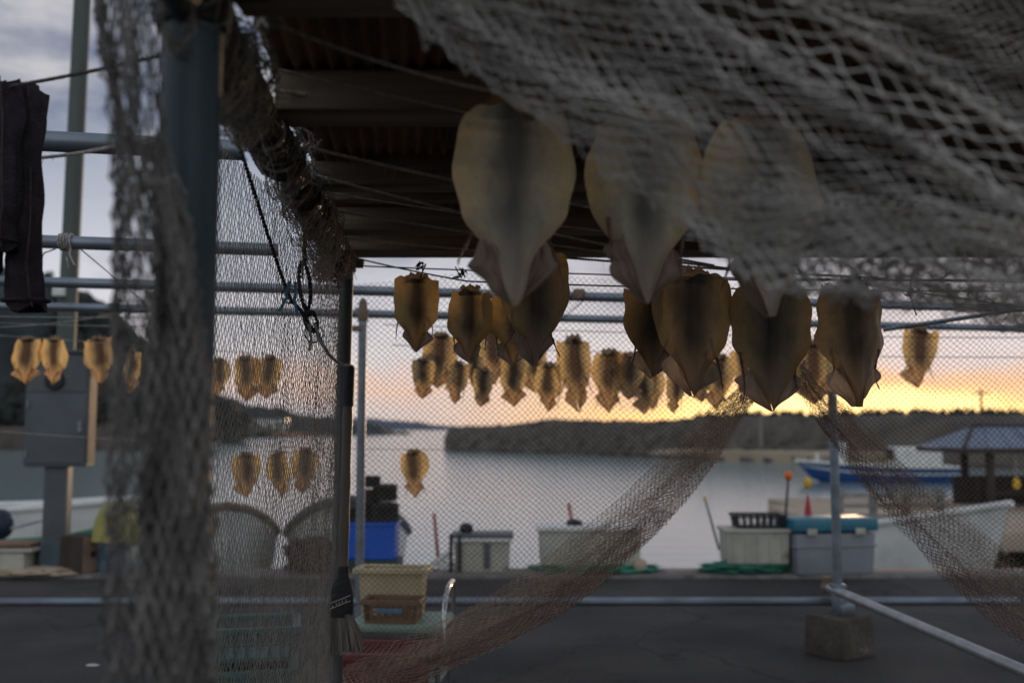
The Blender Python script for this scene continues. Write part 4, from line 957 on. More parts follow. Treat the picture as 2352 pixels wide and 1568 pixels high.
# knots of twine where drying lines are tied
mb = MB()
for (u, v, d, lab) in ((792, 578, 3.33, "pale tangled twine knot at the top of the front post"), (770, 548, 3.0, "twine knot on the side pole just before the front post"), (757, 488, 2.6, "twine knot tying the bristly line to the side pole"), (720, 338, 2.05, "twine knot on the side pole under the higher line of the middle pair"), (716, 402, 2.25, "twine knot on the side pole under the lower line of the middle pair"), (610, 40, 1.42, "dark twine knot at the top left corner of the roof")):
    c = P(u, v, d); mb = MB(); pts = [c + g.normal(0, .012, 3) for _ in range(42)]; mb.tube(pts, .0028, 5)
    tag(mb.build("twine_knot", M["rope"]), lab, "knot", "twine knots on the side pole")
mb = MB()
for (u, v, d, lab) in ((964, 608, 3.05, "dark twine scrap on the line above the squid nearest the front post"), (1060, 626, 3.0, "dark knotted twine scrap on the line above the yellow tan squid"), (1985, 655, 2.7, "dark twine tangle on the line above the rightmost brown squid"), (2092, 670, 2.9, "dark twine end dangling from the line right of the rightmost brown squid")):
    c = P(u, v, d); mb = MB(); pts = [P(u, 640, d)] + [c + g.normal(0, .009, 3) for k in range(24)]
    if u > 2050: pts += [P(2092, 680, 2.9), P(2105, 725, 2.9)]
    mb.tube(pts, .0022, 4); tag(mb.build("twine_scrap", M["rope_dark"]), lab, "twine", "dark twine scraps on the drying lines")
def peg(name, u, v, d, size, rot, mat, label):
    c = P(u, v, d); t = thing(name, label, "clothes peg", c); t.rotation_euler = (0, rot, .2)
    for sd in (-1, 1):
        m = MB(); L = size; q = [(sd * .006 * L / .07, 0, .5 * L), (sd * .010 * L / .07, 0, .1 * L), (sd * .008 * L / .07, 0, -.05 * L), (sd * .020 * L / .07, 0, -.5 * L)]
        pr = []
        for (x, y, z) in q: pr.append([(x - .0035, -.006, z), (x + .0035, -.006, z), (x + .0035, .006, z), (x - .0035, .006, z), (x - .0035, -.006, z)])
        m.grid(pr); m.add([pr[0][k] for k in range(4)] + [pr[-1][k] for k in range(4)], [(0, 1, 2, 3), (7, 6, 5, 4)]); m.build("jaw", M[mat], t, False)
    m = MB(); m.tube([(.022 * math.cos(a), .001, .006 + .020 * math.sin(a)) for a in [6.283 * k / 24 for k in range(25)]], .0012, 5)
    m.tube([(.017 * math.cos(a) - .003, .004, .002 + .018 * math.sin(a)) for a in [6.283 * k / 24 for k in range(25)]], .0012, 5); m.build("spring", M["black"], t)
peg("clothes_peg", 667, 682, 2.36, .075, .12, "pegblue", "blue plastic clothes peg clipped to the slanting dark rope")
peg("clothes_peg", 722, 772, 2.44, .066, -.2, "peggrey", "pale grey clothes peg hanging below the rope loop")

# ================================================================== DARK GARMENT ON THE WASHING LINE
def leg_tube(path, ws, thick, seed):
    """flattened, creased cloth tube; path of (x, z) centres"""
    n = len(path); q = []
    for i, ((x, z), w) in enumerate(zip(path, ws)):
        row = []
        for k in range(25):
            a = 6.283 * k / 24; cr = 1 + .34 * mnoise.noise(Vector((math.cos(a) * 1.6 + seed, math.sin(a) * 1.6, z * 9)))
            row.append((x + w * math.cos(a) * cr, thick * math.sin(a) * cr + .022 * mnoise.noise(Vector((x * 22, z * 9, seed))), z + .008 * math.sin(3 * a + seed)))
        q.append(row)
    # closed hem
    return MB().grid(q).add(q[-1][:24], [tuple(range(24))])
ga = P(28, 200, 1.93); sc = 1.93 / FPX
gm = thing("garment", "dark leggings folded over the washing line at the left edge", "garment", ga)
p = lambda u, v: ((u - 28) * sc, (200 - v) * sc)
def dense(pts, n=34):
    ts = np.linspace(0, 1, len(pts)); t2 = np.linspace(0, 1, n); a = np.array(pts); return [tuple(np.interp(x, ts, a[:, k]) for k in range(a.shape[1])) for x in t2]
A1 = dense([(*p(0, 198), .052), (*p(8, 300), .056), (*p(20, 420), .042), (*p(34, 500), .030), (*p(30, 550), .028), (*p(34, 594), .030)])
A2 = dense([(*p(38, 200), .046), (*p(48, 300), .044), (*p(60, 420), .036), (*p(66, 540), .032), (*p(58, 620), .036), (*p(66, 690), .040), (*p(74, 722), .040)])
A3 = dense([(*p(-42, 198), .05), (*p(-40, 320), .06), (*p(-30, 480), .05), (*p(-26, 600), .04), (*p(-30, 640), .04)])
for nm, A, th, y, sd in (("leg", A1, .028, -.03, 1.3), ("leg", A2, .024, .02, 4.1), ("waist", A3, .03, -.005, 7.7)):
    sm = MB(); side = [(a[0] + a[2] * .55, y - th * 1.02, a[1]) for a in A]; sm.tube(side, .0016, 4); sm.build("seam", M["rope_dark"], gm)
    if nm == "leg":
        cf = MB(); e = A[-4]; cf.tube([(e[0] + e[2] * 1.12 * math.cos(k / 16 * 6.283), y + th * 1.25 * math.sin(k / 16 * 6.283), e[1]) for k in range(17)], .004, 5, False); cf.build("cuff", M["cloth"], gm)
    o = leg_tube([(a[0], a[1]) for a in A], [a[2] for a in A], th, sd).build(nm, M["cloth"], gm, loc=(0, y, 0))

# ================================================================== BROOM on the front post
bt, bb = P(800, 900, 3.34), P(787, 1325, 3.30)
br = thing("broom", "broom with dark bamboo handle hung bristles down on the front post", "broom", bb)
mb = MB(); pts = [bt + (bb - bt) * k / 12 for k in range(13)]; mb.tube([q - bb for q in pts], [.0165 + (.002 if k in (2, 6, 9) else 0) for k in range(13)], 12)
mb.build("handle", M["bamboo"], br)
mb = MB(); mb.lathe([(.019, -.03), (.020, .10), (.012, .11)], bt - bb + (bb - bt) * .03, 12, bt - bb); mb.build("grip", M["black"], br)
def flat_lathe(prof, seg=20):
    q = []
    for (cx, z, w, th) in prof: q.append([(cx + w * math.cos(6.283 * k / seg), th * math.sin(6.283 * k / seg), z) for k in range(seg + 1)])
    return MB().grid(q)
pz = lambda v: (1325 - v) * 3.3 / FPX; px = lambda u: (u - 787) * 3.3 / FPX
flat_lathe([(px(789), pz(1300), .018, .018), (px(788), pz(1322), .020, .02), (px(786), pz(1345), .034, .022), (px(784), pz(1372), .041, .024), (px(782), pz(1405), .042, .026), (px(780), pz(1412), .041, .026)]).build("socket", M["black"], br)
lab = MB(); lw = lambda a, b: lab.tube([(px(a[0]), -.0285, pz(a[1])), (px(b[0]), -.0285, pz(b[1]))], .0013, 4)
for a, b in (((762, 1380), (808, 1362)), ((762, 1392), (808, 1374)), ((768, 1384), (770, 1390)), ((776, 1378), (779, 1385)), ((783, 1376), (785, 1383)), ((789, 1372), (792, 1381)), ((797, 1370), (799, 1377))): lw(a, b)
lab.build("printed_mark", M["whiteplastic"], br)
mb = MB(); g = np.random.default_rng(4)
for _ in range(620):
    s, tq = g.uniform(-1, 1), g.uniform(-1, 1); top_ = np.array([px(780) + s * .038, tq * .022, pz(1405)]); L = g.uniform(.8, 1.03)
    bot_ = np.array([px(784) + s * .070 + g.normal(0, .004), tq * .035 + g.normal(0, .004), pz(1405) + (pz(1492) - pz(1405)) * L])
    mb.tube([top_, (top_ + bot_) / 2 + np.array([s * .006 + g.normal(0, .002), 0, 0]), bot_], [.0016, .0014, .0008], 3)
mb.build("bristles", M["bristle"], br)

# ================================================================== CART, CRATES
def crate(name, label, cat, size, loc, rz, mat, wall=.012, slats=True, group=None, taper=.92, handles=False, rimw=.02):
    w, dp, h = size; t = thing(name, label, cat, loc, rz, group)
    bs = MB(); bs.box((0, 0, wall / 2 + .001), (w * taper - 2 * wall, dp * taper - 2 * wall, wall)); bs.build("bottom", M[mat], t, False)
    for (sx_, sy_) in ((0, -1), (0, 1), (-1, 0), (1, 0)):
        m = MB(); n = 7
        L = (w if sy_ else dp)
        def pt(a, z):    # a along the side -1..1, z 0..1
            k = taper + (1 - taper) * z
            if sy_: return np.array([a * w / 2 * k, sy_ * dp / 2 * k, z * h])
            return np.array([sx_ * w / 2 * k, a * dp / 2 * k, z * h])
        nrm = np.array([sx_, sy_, 0.]) * wall
        def slab(a0, a1, z0, z1):
            o_ = [pt(a0, z0), pt(a1, z0), pt(a1, z1), pt(a0, z1)]; i_ = [q - nrm for q in o_]
            m.add(o_ + i_, [(0, 1, 2, 3), (7, 6, 5, 4), (0, 4, 5, 1), (1, 5, 6, 2), (2, 6, 7, 3), (3, 7, 4, 0)])
        e = .0 if sy_ else wall / (dp / 2) * 1.02
        if slats:
            slab(-1 + e, 1 - e, 0, .12); slab(-1 + e, 1 - e, .84, 1.0); slab(-1 + e, 1 - e, .45, .52)
            for k in range(n + 1): a = (-1 + e) + (2 - 2 * e) * k / n; slab(max(-1 + e, a - .05), min(1 - e, a + .05), .121, .449); slab(max(-1 + e, a - .05), min(1 - e, a + .05), .521, .839)
        else: slab(-1 + e, 1 - e, 0, 1)
        m.build("side", M[mat], t, False)
    m = MB(); r_ = rimw
    for sgn in (-1, 1):
        m.box((0, sgn * (dp / 2 + r_ / 2 + .001), h - .008), (w + 2 * r_ + .002, r_, .022), bevel=.004); m.box((sgn * (w / 2 + r_ / 2 + .001), 0, h - .0085), (r_, dp - .002, .021), bevel=.004)
    m.build("rim", M[mat], t, False)
    return t
CD = 4.35
ct = P(925, 1418, CD); tz = ct[2]
cart = thing("hand_cart", "small hand cart with pale green deck and chrome handle behind the net", "cart", (ct[0], CD, 0), R(-6))
MB().box((0, 0, tz - .015), (.40, .34, .03), bevel=.01).build("deck", M["green_top"], cart, False)
mb = MB(); mb.box((0, -.165, tz - .05), (.40, .02, .03), bevel=.004); mb.box((0, .165, tz - .05), (.40, .02, .03), bevel=.004); mb.box((-.19, 0, tz - .05), (.02, .31, .03)); mb.box((.19, 0, tz - .05), (.02, .31, .03)); mb.build("frame", M["darkpipe"], cart, False)
for (x, y) in ((-.18, -.15), (.18, -.15), (-.18, .15), (.18, .15)):
    MB().tube([(x, y, .05), (x, y, tz - .036)], .011, 10).build("leg", M["chrome"], cart)
    w_ = MB().lathe([(.02, -.012), (.032, -.012), (.034, 0), (.032, .012), (.02, .012)], (x, y, .035), 14, (1, 0, 0)).build("wheel", M["black"], cart)
mb = MB(); hx = .205; mb.tube([(hx, -.15, tz - .10), (hx, -.15, tz + .06), (hx, -.13, tz + .10), (hx - .005, -.02, tz + .135), (hx - .01, .12, tz + .14), (hx - .01, .15, tz + .12), (hx - .01, .15, tz - .02)], .011, 10); mb.build("handle", M["chrome"], cart)
MB().box((0, 0, .16), (.36, .30, .015), bevel=.004).build("lower_shelf", M["green_top"], cart, False)
cc = P(905, 1300, CD + .07); crate("cream_crate", "cream plastic crate with white rim standing on the cart at the back", "crate", (.285, .12, .20), (cc[0] - .005, CD + .095, tz), R(-6), "cream", slats=False, taper=.9)
mb = MB(); bz = tz + .0
bk = crate("slatted_basket", "brown slatted basket with blue plate standing on the cart in front of the cream crate", "basket", (.235, .13, .095), (P(905, 1380, CD - .06)[0], CD - .075, tz), R(-6), "brownplastic", wall=.008, rimw=.008)
MB().box((0, -.079, .055), (.11, .008, .022), bevel=.004).build("plate", M["lightblue"], bk, False)
rc = P(888, 1500, 3.98)
# red crate: a lidded crate with slotted lid
rt = thing("red_crate", "red plastic crate with slotted lid on the ground before the cart", "crate", (rc[0], 4.0, 0), R(-4)); rz_ = .335
MB().box((0, 0, rz_ / 2), (.30, .24, rz_ - .03), bevel=.01, taper=.95).build("body", M["red_crate"], rt, False)
mb = MB(); 
for k in range(16): mb.box((-.155 + k * .0207, .0, rz_), (.010, .20, .016), bevel=.002)
mb.box((0, -.125, rz_), (.345, .028, .03), bevel=.005); mb.box((0, .125, rz_), (.345, .028, .03), bevel=.005); mb.box((-.178, 0, rz_), (.012, .22, .03)); mb.box((.178, 0, rz_), (.012, .22, .03)); mb.box((0, 0, rz_ - .012), (.33, .22, .006)); mb.build("lid", M["red_crate"], rt, False)
for x in (-.11, -.05, .01, .07, .13): MB().box((x, -.1215, .16), (.012, .008, .20), bevel=.002).build("rib", M["red_crate"], rt, False)
# teal crates behind the side net
for (u, v, d, sz, lab) in ((560, 1432, 3.62, (.30, .26, .12), "teal plastic crate on top of the stack behind the side net"), (556, 1500, 3.62, (.29, .25, .34), "dark teal plastic crate at the bottom of the stack behind the side net")):
    q = P(u, v, d); z0 = .37 if sz[2] < .2 else 0
    crate("teal_crate", lab, "crate", sz, (q[0], d + .15, z0), R(12), "teal", group="stacked teal crates")
q = P(590, 1545, 3.25)
o = MB().box((0, 0, .14), (.20, .16, .28), (0, R(6), R(28)), bevel=.006).build("cardboard_box", M["cardboard"], loc=(q[0], q[1] + .05, .01)); tag(o, "plain beige cardboard box low behind the side net", "box")
a = PZ(213, 1530, .0); o = MB().lump((0, 0, .006), (.035, .014, .009), .35, 2, 2, 3).build("foam_scrap", M["ripedry"], loc=a); tag(o, "small white scrap lying on the asphalt at lower left", "litter")
g2 = np.random.default_rng(12); mb = MB()
for _ in range(260):
    p_ = (g2.uniform(-4, 5), g2.uniform(3.6, 8.0), .004); r_ = g2.uniform(.003, .010); mb.lump(p_, (r_, r_ * .8, r_ * .5), .2, 1, 2, float(g2.uniform(0, 9)))
o = mb.build("gravel", M["kerb"]); o["kind"] = "stuff"; o["label"] = "scattered small grit on the asphalt"
# ================================================================== QUAYSIDE CLUTTER
KZ = .03
def onq(u, d=8.35): return P(u, 1300, d)[0]
# cooler box
t = thing("cooler_box", "large lavender grey cooler box with teal lid on the quay edge", "cooler", (onq(1903, 8.3), 8.34, KZ), R(10))
MB().box((0, 0, .165), (.70, .34, .33), bevel=.02, taper=.94).build("body", M["coolerbody"], t)
MB().box((0, 0, .225), (.715, .352, .016), bevel=.005).build("band", M["coolerbody"], t)
l_ = MB().box((0, 0, .395), (.74, .38, .105), bevel=.025).build("lid", M["coolerlid"], t)
for x in (-.22, .2): MB().box((x, -.196, .345), (.085, .016, .05), bevel=.005).build("latch", M["whiteplastic"], t)
# grey white crate with black crate on green net
t = thing("green_net_heap", "flat green net heap under the white crate beside the cooler", "net", (onq(1712, 8.35), 8.35, KZ))
m = MB(); m.lump((0, 0, .03), (.36, .18, .055), .35, 4, 4, 2, flat=-.02); m.build("heap", M["greennet"], t); m = MB()
for q in range(14): m.tube([np.array([g.uniform(-.36, .36), g.uniform(-.2, .1), .06]) + g.normal(0, .02, 3) for _ in range(5)], .005, 4)
m.build("strand", M["greennet"], t)
t = thing("white_crate", "dirty white ribbed fish crate on the green heap left of the cooler", "crate", (onq(1732, 8.34), 8.34, KZ + .075))
MB().box((0, 0, .135), (.51, .32, .26), bevel=.012, taper=.97).build("body", M["whiteplastic"], t, False)
m = MB(); m.box((0, 0, .272), (.54, .35, .03), bevel=.008); m.build("rim", M["whiteplastic"], t, False)
m = MB(); [m.box((x, -.163, .13), (.018, .012, .22), bevel=.003) for x in (-.2, -.1, 0, .1, .2)]; m.build("rib", M["whiteplastic"], t, False)
crate("black_crate", "black slatted crate standing on top of the white fish crate", "crate", (.40, .28, .105), (onq(1745, 8.3), 8.34, KZ + .075 + .29), 0, "black", rimw=.008)
# poles
def pole_thing(name, label, u0, v0, u1, v1, d, r, mat, extra=None):
    a, b = P(u0, v0, d), P(u1, v1, d); t = thing(name, label, "pole", a); MB().tube([(0, 0, 0), b - a], [r, r * .85], 8).build("shaft", M[mat], t)
    if extra: extra(t, b - a)
    return t
pole_thing("float_pole", "leaning grey pole with a pale yellow tip left of the white crate", 1652, 1262, 1618, 1140, 8.7, .011, "galv", lambda t, e: MB().tube([e * .92, e * 1.0], .013, 8).build("tip", M["yellow"], t))
pole_thing("float_pole", "thin dark pole topped by an orange ball float", 1800, 1250, 1811, 1092, 8.6, .013, "darkpipe", lambda t, e: MB().lump(e, (.034, .034, .042), .04, 3, 2, 1).build("ball_float", M["orange"], t))
t = thing("marker_buoy", "red cone marker with a yellow ball float behind the cooler", "buoy", P(1858, 1240, 8.75)); m = MB(); hh = (1240 - 1100) * 8.75 / FPX
m.lathe([(.055, 0), (.055, .10), (.034, .22), (.012, .36), (.010, .38)], (0, 0, 0), 18); m.build("cone", M["redfloat"], t)
MB().tube([(0, 0, .381), (0, 0, .44)], .008, 8).build("stem", M["whiteplastic"], t)
MB().lathe([(.01, .44), (.026, .452), (.034, .48), (.034, .50), (.024, .53), (.01, .54)], (0, 0, 0), 18).build("float", M["yellow"], t)
pole_thing("flag_pole", "faded pink pole leaning behind the white tank, left one", 1008, 1300, 997, 1178, 8.9, .017, "pink")
pole_thing("flag_pole", "faded pink pole leaning above the pale box in the middle", 1316, 1212, 1306, 1155, 8.7, .018, "pink")
# white tank / stern with black straps
t = thing("bait_tank", "dirty white plastic tank with dark lid and black straps on the quay edge", "tank", (onq(1103, 8.5), 8.5, -.02))
MB().box((.02, 0, .16), (.47, .34, .32), bevel=.03, taper=.93).build("body", M["whiteplastic"], t)
MB().box((.02, 0, .335), (.52, .38, .035), bevel=.012).build("lid", M["steelbox"], t)
m = MB(); m.box((.02, -.185, .31), (.50, .012, .03), bevel=.004); m.build("rim", M["white"], t)
for x in (-.235, -.165): MB().box((x, -.175, .18), (.03, .05, .36), bevel=.01).build("strap", M["black"], t)
MB().box((.06, -.182, .19), (.05, .012, .22), bevel=.004).build("stain_panel", M["steelbox"], t)
MB().lump((-.12, 0, .39), (.06, .05, .045), .2, 2, 2, 4).build("cap", M["black"], t)
t = thing("white_float_block", "broken white foam slab leaning left of the white tank", "foam", (onq(1015, 8.5), 8.5, KZ)); m = MB(); m.box((0, 0, .09), (.20, .10, .05), (0, R(-32), 0), bevel=.01); m.box((.05, 0, .03), (.14, .12, .06), bevel=.01); m.build("slab", M["white"], t)
# pale box in the middle behind the swag
t = thing("pale_box", "large pale fish box with white lid behind the left net swag", "box", (onq(1352, 8.5), 8.5, KZ + .05))
MB().box((0, 0, .145), (.84, .40, .28), bevel=.015, taper=.97).build("body", M["whiteplastic"], t); MB().box((0, 0, .30), (.88, .44, .035), bevel=.01).build("lid", M["white"], t)
MB().lump((-.12, -.02, .335), (.07, .06, .03), .2, 2, 2, 1).build("cover", M["black"], t)
t = thing("green_net_heap", "green netting spread under the pale box behind the swag", "net", (onq(1370, 8.38), 8.38, KZ)); MB().lump((0, 0, .02), (.50, .2, .045), .4, 4, 4, 6, flat=-.015).build("heap", M["greennet"], t)
o = MB().lump((0, 0, .05), (.06, .06, .065), .06, 3, 2, 6).build("round_float", M["sandy"], loc=(onq(1470, 8.3), 8.3, KZ)); tag(o, "small round weathered float on the quay right of the pale box", "float")
# blue box with dark pots, green base
t = thing("blue_bin", "bright blue plastic bin on a dark green pallet behind the front post", "bin", (onq(858, 8.5), 8.5, KZ))
MB().box((0, 0, .045), (.46, .36, .09), bevel=.01).build("pallet", material("dark_green_plastic", (.02, .05, .035), .6, .3, 8), t, False)
MB().box((0, 0, .235), (.40, .32, .28), bevel=.012, taper=.97).build("bin", M["blue"], t, False)
MB().box((0, 0, .385), (.43, .35, .022), bevel=.006).build("rim", M["blue"], t, False)
for k, (x, z, s, lab) in enumerate(((-.12, .46, .14, "dark weedy trap on the blue bin, left in the lower row"), (.08, .47, .16, "dark weedy trap on the blue bin, right in the lower row"), (-.05, .60, .12, "dark weedy trap, upper left in the pile on the blue bin"), (.09, .64, .13, "dark weedy trap, upper right in the pile on the blue bin"), (-.02, .73, .09, "dark weedy trap topmost in the pile on the blue bin"))):
    m = MB(); m.lathe([(s * .72, -s * .55), (s * .80, -s * .45), (s * .80, s * .40), (s * .66, s * .52)], (0, 0, 0), 14); rr2 = MB(); rr2.lathe([(s * .76, -.012), (s * .86, -.008), (s * .86, .008), (s * .76, .012)], (0, 0, s * .35), 14); rr2.lathe([(s * .76, -.012), (s * .86, -.008), (s * .86, .008), (s * .76, .012)], (0, 0, -s * .35), 14)
    tp_ = thing("fish_trap", lab, "fish trap", (onq(858, 8.5) + x, 8.5, KZ + z), k, "traps piled on the blue bin"); m.build("basket", M["darkpile"], tp_); rr2.build("hoop", M["black"], tp_)
o = MB().lump((0, 0, .12), (.22, .2, .16), .45, 4, 3, 8, flat=-.1).build("net_pile", M["maroonpile"], loc=(onq(722, 8.35), 8.35, KZ)); tag(o, "dark maroon heap of net on the quay left of the front post", "net pile")
# left clutter
t = thing("brown_box", "dark brown wooden box with a round handhole beside the cabinet post", "box", (onq(190, 8.35), 8.35, KZ), R(-22)); MB().box((0, 0, .15), (.24, .26, .30), bevel=.006).build("body", M["darkwood"], t, False); MB().box((.123, 0, .15), (.006, .25, .29)).build("side_panel", M["rustpanel"], t, False); MB().lathe([(.03, 0), (.03, .004)], (.127, -.02, .15), 14, (1, 0, 0)).build("handhole", M["black"], t)
t = thing("blue_tub", "light blue ribbed tub under a yellow cloth at left", "tub", (onq(258, 8.4), 8.4, KZ)); MB().lathe([(.10, 0), (.105, .26), (.118, .27), (.118, .29), (.10, .29)], (0, 0, 0), 18).build("body", M["lightblue"], t); m = MB(); [m.box((.104 * math.sin(a), -.104 * math.cos(a), .13), (.012, .012, .24), (0, 0, a)) for a in (-.9, -.5, 0, .5, .9)]; m.build("rib", M["lightblue"], t, False)
# yellow cloth, draped over the tub
q = []
for i in range(25):
    row = []
    for j in range(25):
        x, y = (i / 24 - .5) * .42, (j / 24 - .5) * .40; r_ = max(abs(x) / .135, abs(y) / .135); z = .31 + .25 - .05 * r_ * r_ - max(0, r_ - .8) * .30 + .02 * mnoise.noise(Vector((x * 9, y * 9, 1))); s_ = 1 - .42 * max(0, r_ - 1) / 1.0
        row.append((x * s_ + .02 * mnoise.noise(Vector((z * 7, y * 5, 3))), y * s_, max(z, .12)))
    q.append(row)
o = MB().grid(q).build("yellow_cloth", M["yellowcloth"], loc=(onq(268, 8.4), 8.4, KZ)); tag(o, "yellow tarpaulin cloth draped over the light blue tub", "cloth")
t = thing("foam_box", "cream foam fish box with its lid at the left edge of the quay", "box", (onq(25, 8.3), 8.3, KZ + .03)); MB().box((0, 0, .07), (.34, .28, .15), bevel=.012).build("body", M["whiteplastic"], t); MB().box((.03, 0, .165), (.42, .32, .03), bevel=.01).build("lid", M["whiteplastic"], t); MB().box((.02, 0, .205), (.40, .30, .03), bevel=.008).build("tray", M["brownplastic"], t)
o = MB().lump((0, 0, .015), (.42, .16, .04), .4, 4, 3, 5, flat=-.012).build("canvas_heap", M["sandy"], loc=(onq(55, 8.22), 8.22, KZ)); tag(o, "flat sandy canvas heap under the cream foam box at left", "canvas")
t = thing("outboard_motor", "dark outboard motor cowl at the left edge behind the foam box", "motor", P(-4, 1215, 9.1)); MB().lump((0, 0, .04), (.13, .11, .15), .12, 3, 1.4, 2).build("cowl", M["cowl"], t); MB().tube([(0, 0, -.1), (.02, 0, -.75)], .045, 10).build("leg", M["black"], t); MB().tube([(-.15, -.02, -.1), (.15, -.02, .02), (.55, 0, .12)], .014, 8).build("tiller", M["galv_light"], t)

# ================================================================== BOATS
def boat(name, label, L, B, H, loc, rz, hullmat, rimmat, bow_rise=.35, stripe=None, bottom=None, group=None, blunt=False):
    """open boat, bow along local +x; the keel sits at z = 0"""
    t = thing(name, label, "boat", loc, rz, group); n = 28
    def half(f): return B / 2 * (1 - max(0, (f - .35) / .65) ** 2.2) * (.86 + .14 * min(1, f / .3)) + .004
    if blunt:
        def half(f): return B / 2 * math.sqrt(max(0, 1 - max(0, (f - .3) / .7) ** 2)) * (.86 + .14 * min(1, f / .3)) + .004
    def sheer(f): return H * (1 + bow_rise * max(0, (f - .25) / .75) ** 1.8)
    secs = []
    for i in range(n + 1):
        f = i / n; hw, sz = half(f), sheer(f); k0 = H * .55 * max(0, (f - .62) / .38) ** 2.2; x = f * L
        row = []
        for (wy, wz) in ((-1, 1), (-.93, .62), (-.82, .34), (-.62, .13), (-.25, .03), (0, 0), (.25, .03), (.62, .13), (.82, .34), (.93, .62), (1, 1)):
            row.append((x + .10 * L * wz * max(0, (f - .6) / .4) ** 2, wy * hw, k0 + (sz - k0) * wz))
        secs.append(row)
    hb = MB(); hb.grid(secs); hb.add(secs[0], [tuple(range(11))]); hb.build("hull", M[hullmat], t)
    # inside skin and gunwale
    ins = [[(x * .985 + .01, y * .9, z * .93 + .05) if True else 0 for (x, y, z) in r] for r in secs]
    MB().grid([r[::-1] for r in ins]).build("inner_skin", M["white"], t)
    for sd in (0, -1):
        MB().tube([np.array(r[sd]) + np.array([0, 0, .01]) for r in secs], .035 * B, 8).build("gunwale", M[rimmat], t)
    if stripe: 
        for sd in (1, -2): MB().tube([np.array(r[sd]) * np.array([1, 1.015, 1]) + np.array([0, 0, .1 * H]) for r in secs], .035 * H, 6).build("stripe", M[stripe], t)
    if L < 4:
        MB().tube([(L * .97, 0, sheer(.97)), (L * 1.02, .02, sheer(1) - .25), (L * 1.06, .05, .75)], .014, 6).build("mooring_rope", M["rope"], t)
    for f in (.25, .55): MB().box((f * L, 0, H * .72), (.18, half(f) * 1.75, .04), bevel=.008).build("thwart", M["white"], t, False)
    return t
def aimed(u, dbow, L, slack=0.0):
    """stern position and heading of a boat lying along the line of sight, bow towards the quay"""
    r = ray(u, 1150); x = r[0] / r[1]; h = math.hypot(x, 1); dr = Vector((-x / h, -1 / h)); dr.rotate(Matrix.Rotation(slack, 2)); bow = Vector((x * dbow, dbow)); st = bow - dr * L
    return (st.x, st.y), math.atan2(dr.y, dr.x)
boat("small_boat", "white open boat moored at far left behind the cabinet post", 3.0, 1.1, 1.08, (P(-310, 1200, 10.6)[0], 11.0, WZ - .05), R(-6), "white", "white", .15, "greennet")
st, hd = aimed(520, 9.6, 3.0); boat("small_boat", "white boat seen bow on behind the side net, with a rusty brown rim", 3.0, 1.15, .78, (*st, WZ - .08), hd, "white", "rustpanel", .62, blunt=True)
st, hd = aimed(800, 9.4, 3.2); boat("small_boat", "high bowed white boat seen bow on behind the front post and blue bin", 3.2, 1.35, .76, (*st, WZ - .05), hd, "white", "steelbox", .72, blunt=True)
boat("small_boat", "white boat with its bow to the right behind the cooler", 2.6, 1.05, .84, (3.29, 11.9, WZ - .02), R(-61.5), "white", "white", .45)
t = boat("fishing_boat", "blue hulled fishing boat moored across the water at right", 5.2, 1.4, .84, (P(2200, 1100, 36)[0], 36, WZ - .3), R(177), "bluehull", "white", .25, "white")
MB().box((1.5, 0, 1.08), (1.7, .95, .98), bevel=.12).build("cabin", M["white"], t, False); MB().box((2.37, 0, 1.30), (.03, .8, .4)).build("cabin_window", M["black"], t, False); MB().tube([(4.05, 0, .8), (4.05, 0, 1.75)], .17, 10).build("mast", M["white"], t); MB().tube([(4.95, 0, .95), (4.95, 0, 1.35)], .06, 8).build("bow_post", M["white"], t)

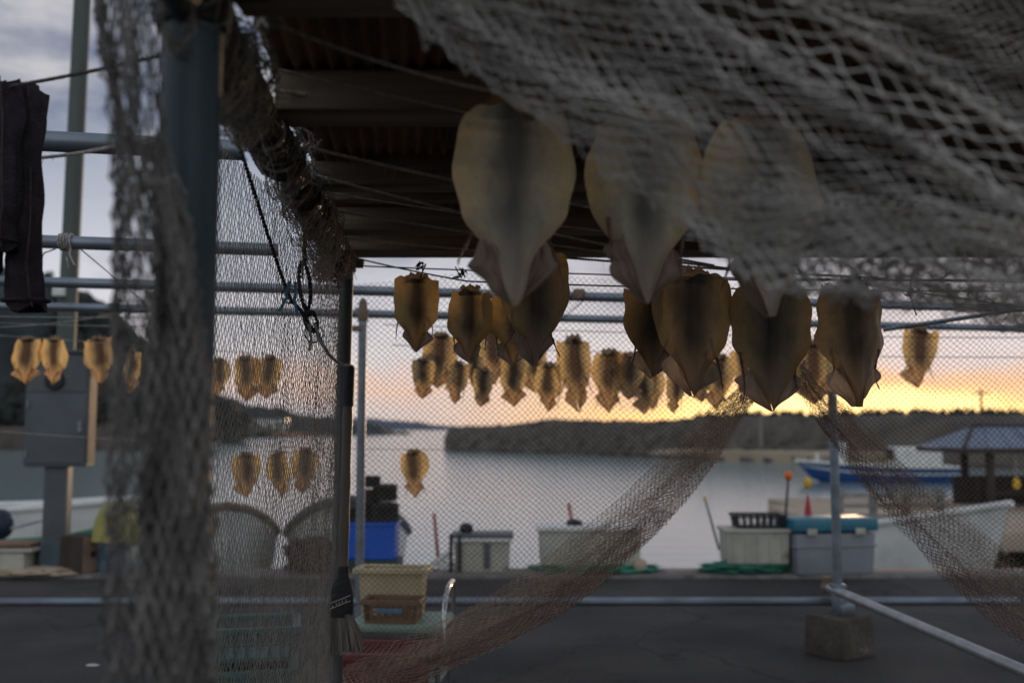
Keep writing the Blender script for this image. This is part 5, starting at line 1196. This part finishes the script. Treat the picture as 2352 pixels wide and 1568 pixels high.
# jetty with rail, shelter with hipped roof
q = P(2005, 1150, 13.5)
t = thing("wooden_railing", "grey wooden railing on the jetty behind the cooler", "railing", (q[0], 13.5, -.02)); 
for x in (-.45, 0, .45, .9): MB().box((x, 0, .12), (.09, .09, .62), bevel=.008).build("post", M["woodrail"], t, False)
for z in (.0, .14, .28): MB().box((.22, -.056, z + .06), (1.5, .02, .06), bevel=.005).build("rail", M["woodrail"], t, False)
mb = MB(); mb.box((q[0] + 5.0, 15.6, -.28), (10.6, 4.6, .26), bevel=.03); mb.box((q[0] + 5.0, 18.9, -.28), (9.6, 1.9, .25), bevel=.03)
for x in (.4, 3, 6, 9): mb.lathe([(.14, -1.4), (.14, -.42)], (q[0] + x, 13.6, 0), 10)
o = mb.build("jetty", M["sandy"]); tag(o, "low concrete jetty under the shelter at right", "jetty")
s = thing("shelter", "open shelter with blue grey hipped roof on dark posts at the right edge", "shelter", (P(2352, 1100, 18)[0], 18, -.15))
W_, D_ = 1.5, 1.0; z0 = 1.03; z1 = 1.40
m = MB(); m.add([(-W_, -D_, z0), (W_, -D_, z0), (W_, D_, z0), (-W_, D_, z0), (-W_ + .62, 0, z1), (W_ - .62, 0, z1)], [(0, 1, 5, 4), (1, 2, 5), (2, 3, 4, 5), (3, 0, 4), (3, 2, 1, 0)]); rf = m.build("roof", M["tile"], s, False)
m = MB(); m.box((0, -D_ - .01, z0 - .05), (2 * W_ + .04, .04, .08)); m.box((-W_ - .0, 0, z0 - .05), (.04, 2 * D_ - .04, .08)); m.build("fascia", M["darkwood"], rf, False)
m = MB(); m.tube([(-W_ + .6, 0, z1 + .01), (W_ - .6, 0, z1 + .01)], .035, 8); m.tube([(-W_, -D_, z0 + .02), (-W_ + .62, 0, z1 + .02)], .03, 8); m.tube([(W_, -D_, z0 + .02), (W_ - .62, 0, z1 + .02)], .03, 8); m.build("ridge_cap", M["darkwood"], rf)
m = MB(); [m.tube([(x, -D_ + .01, z0 + .012), (x * .62, -.02, z1 + .008)], .012, 5) for x in (-1.1, -.7, -.3, .1, .5, .9)]; m.build("batten", M["tile"], rf)["kind"] = "stuff"
for (x, y) in ((-.98, -.8), (-.72, .75), (.28, -.8), (1.2, -.8), (1.2, .75)): MB().box((x, y, .48), (.11, .11, .96), bevel=.008).build("post", M["darkwood"], s, False)
MB().box((-.1, .4, .25), (2.0, .08, .5), bevel=.01).build("back_board", M["darkwood"], s, False)
MB().box((0, -.2, .22), (1.4, .4, .06), bevel=.01).build("bench", M["darkwood"], s, False)
t = thing("yellow_buoy", "small yellow buoy hanging in the shelter at the right edge", "buoy", P(2335, 1110, 16.8)); MB().lathe([(.01, -.10), (.05, -.08), (.06, 0), (.05, .07), (.015, .10)], (0, 0, 0), 14).build("float", M["yellow"], t); MB().tube([(0, 0, .10), (0, 0, .45)], .008, 5).build("line", M["rope"], t)
